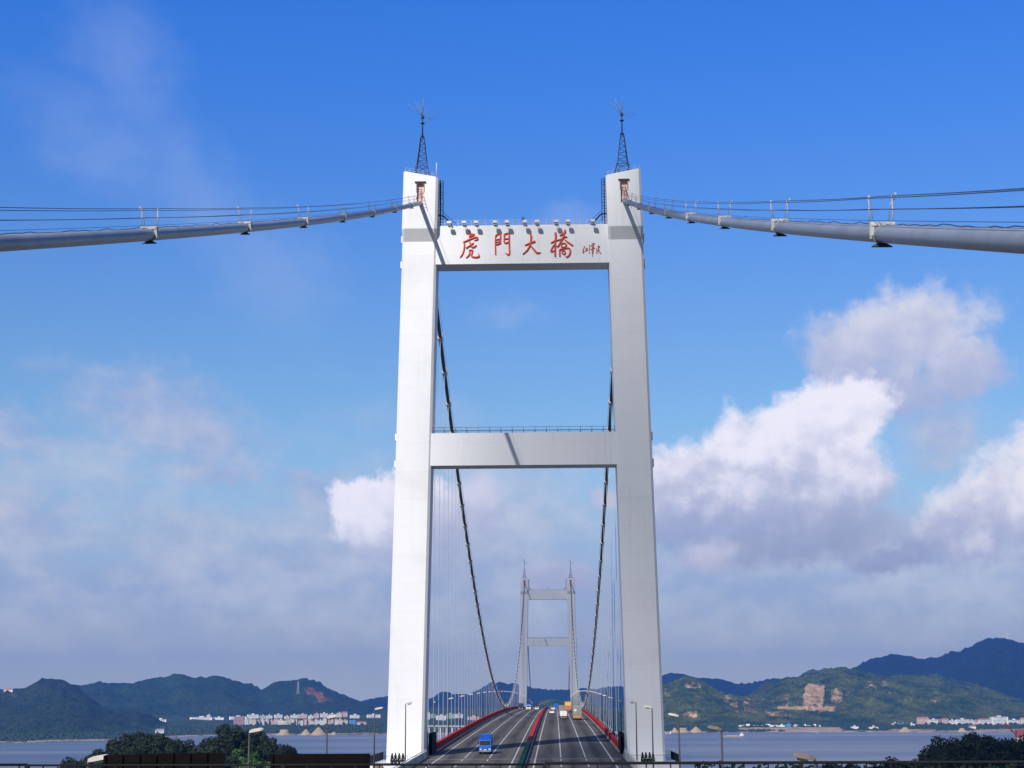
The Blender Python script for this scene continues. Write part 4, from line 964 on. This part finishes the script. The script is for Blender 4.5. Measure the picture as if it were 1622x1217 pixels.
mb = MB(); mb.loft([[(-.08, -.12, -.3), (.08, -.12, -.3), (.08, .12, -.3), (-.08, .12, -.3)], [(-.34, -.18, -.44), (.34, -.18, -.44), (.34, .18, -.44), (-.34, .18, -.44)], [(-.34, -.18, -.48), (.34, -.18, -.48), (.34, .18, -.48), (-.34, .18, -.48)]])
FOOT = build_mesh(mb, 'foot_plate', M_['clampd'])
RINGT = build_mesh(MB().tube([(0, -.09, 0), (0, .09, 0)], .375, 18), 'band', M_['cable'])
mb = MB(); mb.box(-.5, .5, -.12, .12, .3, .42)
for s in (-1, 1): mb.tube([(s * .42, 0, .4), (s * .42, 0, 1.25)], .05, 5)
STAN2 = build_mesh(mb, 'stanchion', M_['clampw'])
HUNIT = {}
mb = MB()
for yy in (-.28, .28): mb.tube([(0, yy, 0), (0, yy, -1)], .034, 5)
HANG = build_mesh(mb, 'hanger', M_['hanger'])
mb = MB()
mb.box(-.13, .13, -.36, .36, 0, .8)
SOCK = build_mesh(mb, 'hanger_socket', M_['clampd'])
for s, l in ((-1, 'left'), (1, 'right')):
    T = thing('main_cable', f'thick grey {l} main cable running over both towers with its hangers', 'main cable')
    X = s * 16.5
    y0s = 4.0; side = [y0s + (YT + .2 - y0s) * i / 40 for i in range(41)]
    MB().tube([(X, y, side_cable_z(y)) for y in side], .325, 20, True, True).build('side_span_cable', M_['cable'], T)
    mains = [YC + (YF - YC) * i / 90 for i in range(91)]
    MB().tube([(X, y, main_cable_z(y)) for y in mains], .345, 12).build('main_span_cable', M_['cableshade'], T)
    far = [YF + i * 20 for i in range(14)]
    MB().tube([(X, y, cable_z(y)) for y in far], .345, 8).build('far_span_cable', M_['cable'], T)
    # saddle piece inside the head
    MB().tube([(X, YT + .0, side_cable_z(YT)), (X, YT + 1.5, side_cable_z(YT + 1.5) + .1), (X, YC, main_cable_z(YC))], .36, 12).build('saddle', M_['clampw'], T)
    for i, y in enumerate([30.0, 54.8, 79.0, 103.8, 128.4, 152.6, 178.0, 203.6, 228.5]):
        z = side_cable_z(y); a = math.atan(.30356 + 2 * 8.769e-5 * y)
        for me, par in ((RINGT, None), (SADDLE, 0), (FOOT, 0)):
            o = link(me.name.split('.')[0], me, T if par is None else base_o, (X, y, z) if par is None else (0, 0, 0))
            if par is None: o.rotation_euler.x = a; base_o = o
        c = link('stanchion', STAN, base_o); c.rotation_euler.x = -a
        if s < 0: c.scale.x = -1
    for hgt, off in ((1.43, .42), (1.34, -.42), (.93, .42), (.93, -.42)):
        pts = []; Ys = [8.0, 30.0, 54.8, 79.0, 103.8, 128.4, 152.6, 178.0, 203.6, 228.5, 241.5]
        for a, b in zip(Ys, Ys[1:]):
            for j in range(6): u = j / 6; y = a + (b - a) * u; pts.append((X + off, y, side_cable_z(a) * (1 - u) + side_cable_z(b) * u + hgt - .04 * 4 * u * (1 - u)))
        pts.append((X + off, 241.5, side_cable_z(241.5) + hgt)); MB().tube(pts, .016, 4).build('hand_rope', M_['wire'], T)
    pts = [(X + .12 * s, y_, side_cable_z(y_) + .36 + .09 * max(-.3, noise.noise(Vector((y_ * .55, s * 4, 0))) * 1.9)) for y_ in [8 + i * .9 for i in range(258)]]
    MB().tube(pts, .018, 4).build('loose_wiring', M_['wire'], T)
    MB().tube([(X - .15, y_, side_cable_z(y_) + .5) for y_ in side[2:]], .01, 4).build('guide_wire', M_['wire'], T)
    for off in (.42, -.42):
        for hgt in (1.15,):
            MB().tube([(X + off, y, main_cable_z(y) + hgt) for y in mains[1:-1]], .028, 4).build('hand_rope', M_['railw'], T)
    for k in range(72):
        y = YC + 18 + 12 * k; z = main_cable_z(y); a = math.atan(2 * 4.37e-4 * (y - YM)); zb = deck(y) - .1
        c = link('clamp', CL_MAIN, T, (X, y, z)); c.rotation_euler.x = a
        st = link('stanchion', STAN2, c); st.rotation_euler.x = -a
        if z - .3 - zb > .4:
            h = link('hanger', HANG, T, (X, y, z - .3)); h.scale.z = z - .3 - zb
        link('hanger_socket', SOCK, T, (X, y, zb))

# ------------------------------------------------------------------ street lamps
mb = MB(); mb.tube([(0, 0, 0), (0, 0, 4), (0, 0, 8.0)], [.10, .08, .06], 8)
LPOLE = build_mesh(mb, 'pole', M_['pole'])
LBASE = build_mesh(MB().tube([(0, 0, 0), (0, 0, .5)], [.16, .14], 8), 'base', M_['pole'])
mb = MB(); mb.loft([[(.0, -.09, 7.92), (.0, .09, 7.92), (.0, .09, 8.06), (.0, -.09, 8.06)], [(.25, -.17, 7.95), (.25, .17, 7.95), (.25, .15, 8.16), (.25, -.15, 8.16)], [(.75, -.16, 8.04), (.75, .16, 8.04), (.75, .13, 8.24), (.75, -.13, 8.24)], [(.92, -.08, 8.12), (.92, .08, 8.12), (.92, .06, 8.2), (.92, -.06, 8.2)]], True)
LHEAD = build_mesh(mb, 'lamp_head', M_['lamp'])
mb = MB(); mb.loft([[(.3, -.13, 7.85), (.3, .13, 7.85), (.3, .14, 7.955), (.3, -.14, 7.955)], [(.72, -.12, 7.93), (.72, .12, 7.93), (.72, .13, 8.03), (.72, -.13, 8.03)]], True)
LLENS = build_mesh(mb, 'lens', M_['clampd'])
LHEAD2 = LHEAD.copy(); LHEAD2.materials.clear(); LHEAD2.materials.append(M_['lampdark'])
def lamp(x, y, label, grp, z=None, s=1.0, hd=None):
    t = thing('street_lamp', label, 'street lamp', (x, y, deck(y) if z is None else z), math.pi if x > 0 else 0, grp); t.scale.z = s
    link('pole', LPOLE, t); link('base', LBASE, t); h = link('lamp_head', hd or LHEAD, t); link('lens', LLENS, h); return t
near_words = ['nearest', 'second nearest', 'third nearest', 'fourth nearest', 'fifth nearest']
for i, y in enumerate((69, 105.3, 141.3, 178.5, 215.5)): lamp(-15.5, y, f'slim street lamp on the left parapet, {near_words[i]} to the camera', 'street lamps on the left parapet', s=1.055)
for i, y in enumerate((68.5, 106.3, 142.7, 181.5, 217.5)): lamp(15.5, y, f'slim street lamp on the right parapet, {near_words[i]} to the camera', 'street lamps on the right parapet', s=1.055, hd=LHEAD2 if i < 2 else None)
for s, l in ((-1, 'left'), (1, 'right')):
    for i in range(24):
        y = 264.5 + 36.2 * i; nm = (ordn[i] + ' beyond the near tower') if i < 20 else ordn[23 - i] + ' before the distant tower'
        lamp(s * 15.4, y, f'slim street lamp along the {l} edge of the main span, {nm}', f'street lamps along the {l} edge of the main span', s=.98)
    for i in range(8): lamp(s * 15.4, 1150 + 36.2 * i, f'street lamp on the {l} of the far approach, {ordn[i]} beyond the distant tower', 'street lamps on the far approach')

# ------------------------------------------------------------------ vehicles (local: +Y is the rear when heading to -Y, origin on the road)
WH = {}
def wheel_me(r, w):
    if (r, w) not in WH:
        a = build_mesh(MB().tube([(-w / 2, 0, 0), (-w / 2 + .04, 0, 0), (w / 2 - .04, 0, 0), (w / 2, 0, 0)], [r * .93, r, r, r * .93], 18), 'wheel', M_['black'])
        b = build_mesh(MB().tube([(-w / 2 - .012, 0, 0), (w / 2 + .012, 0, 0)], r * .55, 12), 'rim', M_['flood']); WH[(r, w)] = (a, b)
    return WH[(r, w)]
def wheels(t, ys_, r, xw, w=.26):
    a, b = wheel_me(r, w)
    for y in ys_:
        for s in (-1, 1): q = link('wheel', a, t, (s * xw, y, r)); link('rim', b, q)
def slab(t, name, m, x0, x1, y0, y1, z0, z1, bev=.05, par=None):
    o = MB().box(x0, x1, y0, y1, z0, z1).build(name, m, par or t)
    if bev:
        bm = bmesh.new(); bm.from_mesh(o.data); bmesh.ops.bevel(bm, geom=bm.edges[:], offset=bev, segments=2, affect='EDGES'); bm.to_mesh(o.data); bm.free()
    return o
def place_road(t, x, y, heading_away): t.location = (x, y, deck(y) + .012); t.rotation_euler = (math.atan((deck(y + 1) - deck(y - 1)) / 2) * (1 if not heading_away else -1), 0, math.pi if heading_away else 0)
# built facing -Y (towards the camera); headed away they are turned round
def cabin(t, m, w, y0, ln, z0, h, slope=.18):
    hw = w / 2; zs = z0 + h
    rg = [[(-hw, y0 - .0, z0), (hw, y0 - .0, z0), (hw, y0 + ln, z0), (-hw, y0 + ln, z0)], [(-hw, y0, z0 + h * .45), (hw, y0, z0 + h * .45), (hw, y0 + ln, z0 + h * .45), (-hw, y0 + ln, z0 + h * .45)], [(-hw * .92, y0 + slope, zs), (hw * .92, y0 + slope, zs), (hw * .92, y0 + ln, zs), (-hw * .92, y0 + ln, zs)]]
    c = MB().loft(rg, True).build('cab', m, t)
    e = .012; a0 = slope * .08; a1 = slope * .86
    MB().quad((-hw * .9, y0 + a0 - e, z0 + h * .5), (hw * .9, y0 + a0 - e, z0 + h * .5), (hw * .84, y0 + a1 - e, z0 + h * .92), (-hw * .84, y0 + a1 - e, z0 + h * .92)).build('windscreen', M_['glass'], c)
    for s in (-1, 1):
        MB().box(*sorted((s * hw * .58, s * hw * .9)), y0 - .04, y0 - .002, z0 + .12, z0 + .3).build('headlight', M_['lens'], c)
        MB().quad((s * (hw + .006), y0 + .25, z0 + h * .5), (s * (hw + .006), y0 + ln * .75, z0 + h * .5), (s * (hw * .93 + .012), y0 + ln * .75, z0 + h * .88), (s * (hw * .93 + .012), y0 + .35, z0 + h * .88)).build('side_window', M_['glass'], c)
        MB().box(*sorted((s * (hw + .02), s * (hw + .16))), y0 - .05, y0 + .05, z0 + h * .55, z0 + h * .85).build('mirror', M_['black'], c)
    MB().box(-hw * .45, hw * .45, y0 - .03, y0 - .002, z0 + .1, z0 + .32).build('grille', M_['black'], c)
    return c
def truck(label, x, y, away, cabm, boxm, w=2.0, h=3.3, L=6.0, cabh=1.35, boxz=.95, tarp=None, rear=None, clab='truck'):
    t = thing('truck', label, clab); place_road(t, x, y, away); hw = w / 2
    slab(t, 'chassis', M_['black'], -hw * .8, hw * .8, -L / 2 + .2, L / 2 - .1, .5, .8, 0)
    cabin(t, cabm, w * .96, -L / 2, 1.5, .55, cabh + .3)
    b = slab(t, 'cargo_box', boxm, -hw, hw, -L / 2 + 1.6, L / 2, boxz, h, .04)
    if tarp: slab(t, 'tarpaulin', tarp, -hw * 1.02, hw * 1.02, -L / 2 + 1.58, L / 2 + .02, h - .9, h + .08, .06)
    slab(t, 'bumper', M_['flood'], -hw * .95, hw * .95, -L / 2 - .1, -L / 2 - .005, .38, .56, .02)
    slab(t, 'rear_bumper', rear or M_['flood'], -hw * .95, hw * .95, L / 2 + .005, L / 2 + .1, .5, .75, .02)
    for s in (-1, 1): slab(t, 'tail_light', M_['redboard'], *sorted((s * hw * .7, s * hw * .9)), L / 2 + .102, L / 2 + .13, .56, .7, 0)
    MB().box(-.012, .012, L / 2 + .003, L / 2 + .03, boxz + .1, h - .1).build('door_seam', M_['flood'], b)
    wheels(t, (-L / 2 + .9, L / 2 - 1.3), .42 if h < 3.6 else .5, hw - .16)
    return t
# blue light truck with a raised headboard, coming towards us
t = truck('bright blue light truck coming towards the camera left of the median', -6.45, 255.5, False, M_['truckblue'], M_['truckblue'], 1.95, 2.35, 5.4)
slab(t, 'canopy', M_['truckblue'], -.98, .98, -1.15, 2.65, 2.36, 2.95, .08); slab(t, 'number_plate', M_['white'], -.24, .24, -2.84, -2.81, .62, .76, 0)
MB().loft([[(-.95, -1.15, 2.2), (.95, -1.15, 2.2), (.95, -1.1, 2.2), (-.95, -1.1, 2.2)], [(-.95, -1.45, 2.98), (.95, -1.45, 2.98), (.95, -1.4, 3.02), (-.95, -1.4, 3.02)]], True).build('wind_deflector', M_['truckblue'], t)
truck('small blue truck with a white bonnet near the crest of the left carriageway', -6.9, 690, False, M_['white'], M_['truckblue'], 2.1, 2.7, 5.5)
truck('dark blue truck just behind the small blue truck at the crest', -4.6, 745, False, M_['truckdeep'], M_['truckdeep'], 2.3, 3.0, 7)
truck('dark green truck at the left edge of the crest', -11, 735, False, M_['truckdeep'], M_['clampd'], 2.2, 2.9, 6)
truck('white light truck with a dusty tarpaulin load in the middle of the right carriageway', 6.95, 471, True, M_['white'], M_['white'], 2.0, 2.35, 5.6, tarp=None)
t2 = thing('truck', 'dusty brown loaded lorry directly ahead of the white light truck', 'truck'); bpy.data.objects.remove(t2)
truck('dusty brown loaded lorry directly ahead of the white light truck', 6.7, 500, True, M_['dusty'], M_['dusty'], 2.1, 3.65, 7.5)
t = truck('grey container lorry with an orange tail on the right lane', 10.85, 466, True, M_['truckdeep'], M_['grey'], 2.55, 4.05, 12, rear=M_['orange'], boxz=1.35)
slab(t, 'tail_frame', M_['orange'], -1.2, 1.2, 6.105, 6.2, .75, 1.3, .03); slab(t, 'door_panel', M_['white'], .25, .85, 6.004, 6.03, 2.4, 3.0, 0); slab(t, 'door_panel', M_['dusty'], -.85, -.3, 6.004, 6.03, 2.7, 3.1, 0)
for s in (-1, 0, 1): MB().box(s * .62 - .03, s * .62 + .03, 6.003, 6.05, 1.4, 3.95).build('lock_bar', M_['flood'], t)
t = truck('orange and yellow panelled lorry ahead of the container lorry', 9.4, 612, True, M_['dusty'], M_['orange'], 2.4, 3.9, 8, boxz=1.0)
slab(t, 'yellow_panel', M_['yellow'], -1.1, 1.1, 4.004, 4.03, 2.55, 3.8, 0); slab(t, 'red_panel', M_['redboard'], -.8, .8, 4.031, 4.05, 1.6, 2.2, 0)
truck('light blue truck half hidden beyond the crest on the right carriageway', 5.0, 752, True, M_['white'], M_['truckblue'], 2.3, 2.7, 6)
def car(label, x, y, away, m):
    t = thing('car', label, 'car'); place_road(t, x, y, away)
    pr = [(-2.2, .35), (-2.25, .62), (-1.9, .8), (-1.1, .92), (-.45, 1.38), (.9, 1.42), (1.7, 1.0), (2.2, .92), (2.25, .4)]
    mb = MB(); mb.loft([[(s * .84 * (1 if z < 1.05 else .84), y_, z) for y_, z in pr] for s in (-1, 1)], True); b = mb.build('body', m, t)
    MB().quad((-.66, -1.06, .96), (.66, -1.06, .96), (.6, -.5, 1.36), (-.6, -.5, 1.36)).build('windscreen', M_['glass'], b)
    MB().quad((-.66, 1.66, 1.05), (.66, 1.66, 1.05), (.6, .98, 1.41), (-.6, .98, 1.41)).build('rear_window', M_['glass'], b)
    for s in (-1, 1):
        MB().quad((s * .80, -.9, 1.0), (s * .80, 1.4, 1.0), (s * .715, .9, 1.37), (s * .715, -.4, 1.37)).build('side_window', M_['glass'], b)
        slab(t, 'headlight', M_['lens'], *sorted((s * .5, s * .78)), -2.27, -2.2, .62, .76, 0, b); slab(t, 'tail_light', M_['redboard'], *sorted((s * .52, s * .8)), 2.2, 2.27, .72, .88, 0, b)
    wheels(t, (-1.35, 1.35), .32, .76, .2); return t
car('white car alone on the inner lane of the right carriageway', 3.4, 563, True, M_['white'])
car('tiny white car at the crest of the right carriageway', 3.6, 700, True, M_['white'])
car('white car at the crest of the left carriageway next to the blue truck', -3.6, 715, False, M_['white'])

# ------------------------------------------------------------------ around the near tower's platforms
zp = deck(YT) - .75
def shrub(x, y, label, grp, pot, s=1.0):
    t = thing('potted_shrub', label, 'shrub', (x, y, zp), 0, grp); t.scale = (s, s, s)
    MB().tube([(0, 0, 0), (0, 0, .5)], [.2, .26], 10).build('pot', pot, t); link('foliage', SHR, t, (0, 0, .35)); MB().tube([(0, 0, .4), (0, 0, .9)], .03, 5).build('stem', M_['bark'], t)
mb = MB(); rnd = random.Random(8)
for i in range(420):
    z = rnd.random(); r = .26 * (1 - z) ** .6 + .04; a = rnd.uniform(0, 6.28); d = Vector((math.cos(a), math.sin(a), rnd.uniform(-.2, .8))); p = Vector((d.x * r, d.y * r, z * 1.25)); u = d.orthogonal().normalized() * .055; v = d.cross(u).normalized() * .055; mb.quad(p + u, p + v, p - u, p - v)
SHR = build_mesh(mb, 'foliage', M_['leafdark'])
for s, l, pot, xx in ((-1, 'left', M_['clampd'], (-19.55, -19.05, -18.5, -17.95)), (1, 'right', M_['green_tub'], (17.35, 17.85, 18.4, 18.9))):
    for i, x in enumerate(xx): shrub(x, YT - 8.6 + .0 if False else YT - 7.0, f'dark upright shrub, {ordn[i]} from the left in the row of four on the {l} platform', f'four upright shrubs on the {l} platform', pot)
t = thing('planter_box', 'green planter box behind the shrubs on the right platform', 'planter', (18.35, YT - 6.4, zp)); slab(t, 'trough', M_['green_tub'], -.75, .75, -.25, .25, 0, .55, .03); slab(t, 'rim', M_['green_tub'], -.8, .8, -.3, .3, .55, .62, .02)
t = thing('cabinet', 'low tan two door cabinet at the left front of the left platform', 'cabinet', (-21.6, YT - 7.9, zp - .95)); slab(t, 'body', M_['tan'], -.7, .7, -.25, .2, 0, .85, .02); slab(t, 'door_seam', M_['black'], -.02, .02, -.27, -.251, .05, .8, 0)
for i in (-1, 1): slab(t, 'door', M_['tan'], *sorted((i * .05, i * .64)), -.275, -.252, .06, .79, .01)

# ------------------------------------------------------------------ sign gantry over the left carriageway and the foreground railing
t = thing('sign_gantry', 'two dark brown sign panels on a gantry seen from behind at the lower left', 'sign gantry', (0, 0, 0))
YG = 40.0
for (x0, x1, yt0, yt1, nb, lb) in ((168, 355, 1196, 1192, 7, 'long brown panel with seven bays'), (432, 585, 1194.5, 1194, 1, 'plain dark panel')):
    a, b = at(x0, yt0, YG), at(x1, yt1, YG)
    p = MB().loft([[(a.x, YG - .06, a.z - 3.2), (a.x, YG + .06, a.z - 3.2), (a.x, YG + .06, a.z), (a.x, YG - .06, a.z)], [(b.x, YG - .06, b.z - 3.2), (b.x, YG + .06, b.z - 3.2), (b.x, YG + .06, b.z), (b.x, YG - .06, b.z)]], True).build('sign_panel', M_['brown'], t); p['label'] = lb
    for i in range(nb + 1):
        x = a.x + (b.x - a.x) * i / nb; z = a.z + (b.z - a.z) * i / nb; MB().box(x - .03, x + .03, YG - .12, YG - .061, z - 3.1, z - .01).build('rib', M_['brown'], p)
zg = CZ - 3.6
MB().box(-16.5, 1.0, YG + .1, YG + .5, zg - .5, zg).build('gantry_beam', M_['clampd'], t)
for x in (-16.4, .2): MB().box(x - .25, x + .25, YG + .05, YG + .55, deck(YG) - (0 if x > -15 else 2), zg - .5).build('post', M_['clampd'], t)
# footbridge crossing the motorway, whose far railing fills the bottom edge
t = thing('footbridge', 'dark railing of the footbridge along the bottom edge', 'footbridge', (0, 0, 0)); YR = 20.0
zt = lambda x: CZ - 1.0 * 0 + (at(811, 1210.2, YR).z - CZ)
zr = at(811, 1210.6, YR).z
MB().box(-40, 40, 14.0, YR + .3, zr - 1.55, zr - 1.2).build('deck_slab', M_['concrete'], t)
MB().tube([(-40, YR, zr + .03), (-2.0, YR, zr + .012)], .016, 8).build('top_rail', M_['raild'], t)
MB().tube([(-2.0, YR, zr + .004), (4.45, YR, zr - .004)], .013, 8).build('top_rail', M_['raild'], t)
MB().tube([(4.45, YR, zr + .008), (40, YR, zr - .0)], .018, 8).build('top_rail', M_['raild'], t)
MB().box(-40, 40, YR - .02, YR + .02, zr - 1.18, zr - 1.1).build('bottom_rail', M_['raild'], t)
mb = MB()
for i in range(90):
    x = -12 + i * .3; mb.box(x - .008, x + .008, YR - .008, YR + .008, zr - 1.1, zr)
p = mb.build('bars', M_['raild'], t); p['kind'] = 'stuff'
for x in (-9.0, -5.6, -2.0, 1.2, 4.45, 7.6, 10.8): MB().box(x - .025, x + .025, YR - .03, YR + .03, zr - 1.2, zr + .01).build('rail_post', M_['raild'], t)
for x in (-22, 22): MB().box(x - .6, x + .6, 15, YR - 1, 50, zr - 1.55).build('pier', M_['concrete'], t)
# bushes on the slope right of the bridge, seen just under the top rail
mb = MB(); rnd = random.Random(77)
for i in range(9000):
    x = rnd.uniform(24, 190); y = rnd.uniform(175, 226); z = 65.55 + .9 * noise.noise(Vector((x * .12, y * .1, 0))) + .5 * noise.noise(Vector((x * .5, y * .3, 4))) + rnd.uniform(-.9, .05)
    d = Vector((rnd.gauss(0, 1), rnd.gauss(0, 1), 1.2)).normalized(); u = d.orthogonal().normalized() * .42; v = d.cross(u).normalized() * .38; p = Vector((x, y, z)); mb.quad(p + u, p + v, p - u, p - v)
tag(mb.build('bushes', M_['leafdark']), 'dark bushes on the slope below the right platform', 'bushes', kind='stuff')
tag(MB().loft([[(23.8, 150, -2), (200, 150, -2), (200, 228, -2), (23.8, 228, -2)], [(23.8, 150, 65.0), (200, 150, 65.0), (200, 227, 65.0), (23.8, 227, 65.0)]], True).build('embankment', M_['mound']), kind='structure')
with_rock(bpy.data.objects['embankment'], [0.0] * 8)

# ------------------------------------------------------------------ unseen clouds put in to shade the right leg, far tower and mounds
cm = bpy.data.materials.new('shade_cloud_vapour'); cm.use_nodes = True; cm.node_tree.nodes.clear()
pv = cm.node_tree.nodes.new('ShaderNodeVolumePrincipled'); ou = cm.node_tree.nodes.new('ShaderNodeOutputMaterial'); cm.node_tree.links.new(pv.outputs[0], ou.inputs['Volume'])
pv.inputs['Color'].default_value = (.98, .98, 1, 1); pv.inputs['Density'].default_value = .012
cm_thin = cm.copy(); [n for n in cm_thin.node_tree.nodes if n.type == 'PRINCIPLED_VOLUME'][0].inputs['Density'].default_value = .0075
for over, dist, rad, wob_ in (((32, YT, CZ + 16), 1100, (38, 60, 48), .22), ((0, YF, CZ + 35), 1300, (85, 100, 80), .15), ((150, 380, 50), 1000, (72, 85, 60), .2), ((-190, 470, 55), 900, (58, 45, 40), .2)):
    bm = bmesh.new(); bmesh.ops.create_icosphere(bm, subdivisions=4, radius=1); cpos = Vector(over) - SL * dist
    for v_ in bm.verts:
        d = v_.co.normalized(); k_ = 1 + wob_ * noise.fractal(d * 1.6 + Vector((dist * .01, 0, 0)), 1, 2, 4); v_.co = Vector((d.x * rad[0], d.y * rad[1], d.z * rad[2])) * k_ + cpos
    me = bpy.data.meshes.new('shade_cloud'); bm.to_mesh(me); bm.free(); me.materials.append(cm if dist != 1300 else cm_thin); tag(link('shade_cloud', me), kind='structure')

# ------------------------------------------------------------------ haze
HZ = True
if HZ:
    hm = bpy.data.materials.new('haze_air'); hm.use_nodes = True; ht_ = hm.node_tree; ht_.nodes.clear()
    pv = ht_.nodes.new('ShaderNodeVolumePrincipled'); ou = ht_.nodes.new('ShaderNodeOutputMaterial'); ht_.links.new(pv.outputs[0], ou.inputs['Volume'])
    pv.inputs['Color'].default_value = (.08, .28, .92, 1); pv.inputs['Density'].default_value = 7.5e-5; pv.inputs['Anisotropy'].default_value = .0
    h = MB().box(-9000, 9000, -300, 10500, -5, 360).build('haze', hm); tag(h, kind='stuff'); h['label'] = 'thin blue haze over river and hills'
for o in bpy.data.objects:
    if len(str(o.get('label', '')).split()) > 16: print('LONG', o.name, o['label'])
print('objects', len(bpy.data.objects), 'polys', sum(len(m.polygons) for m in bpy.data.meshes))
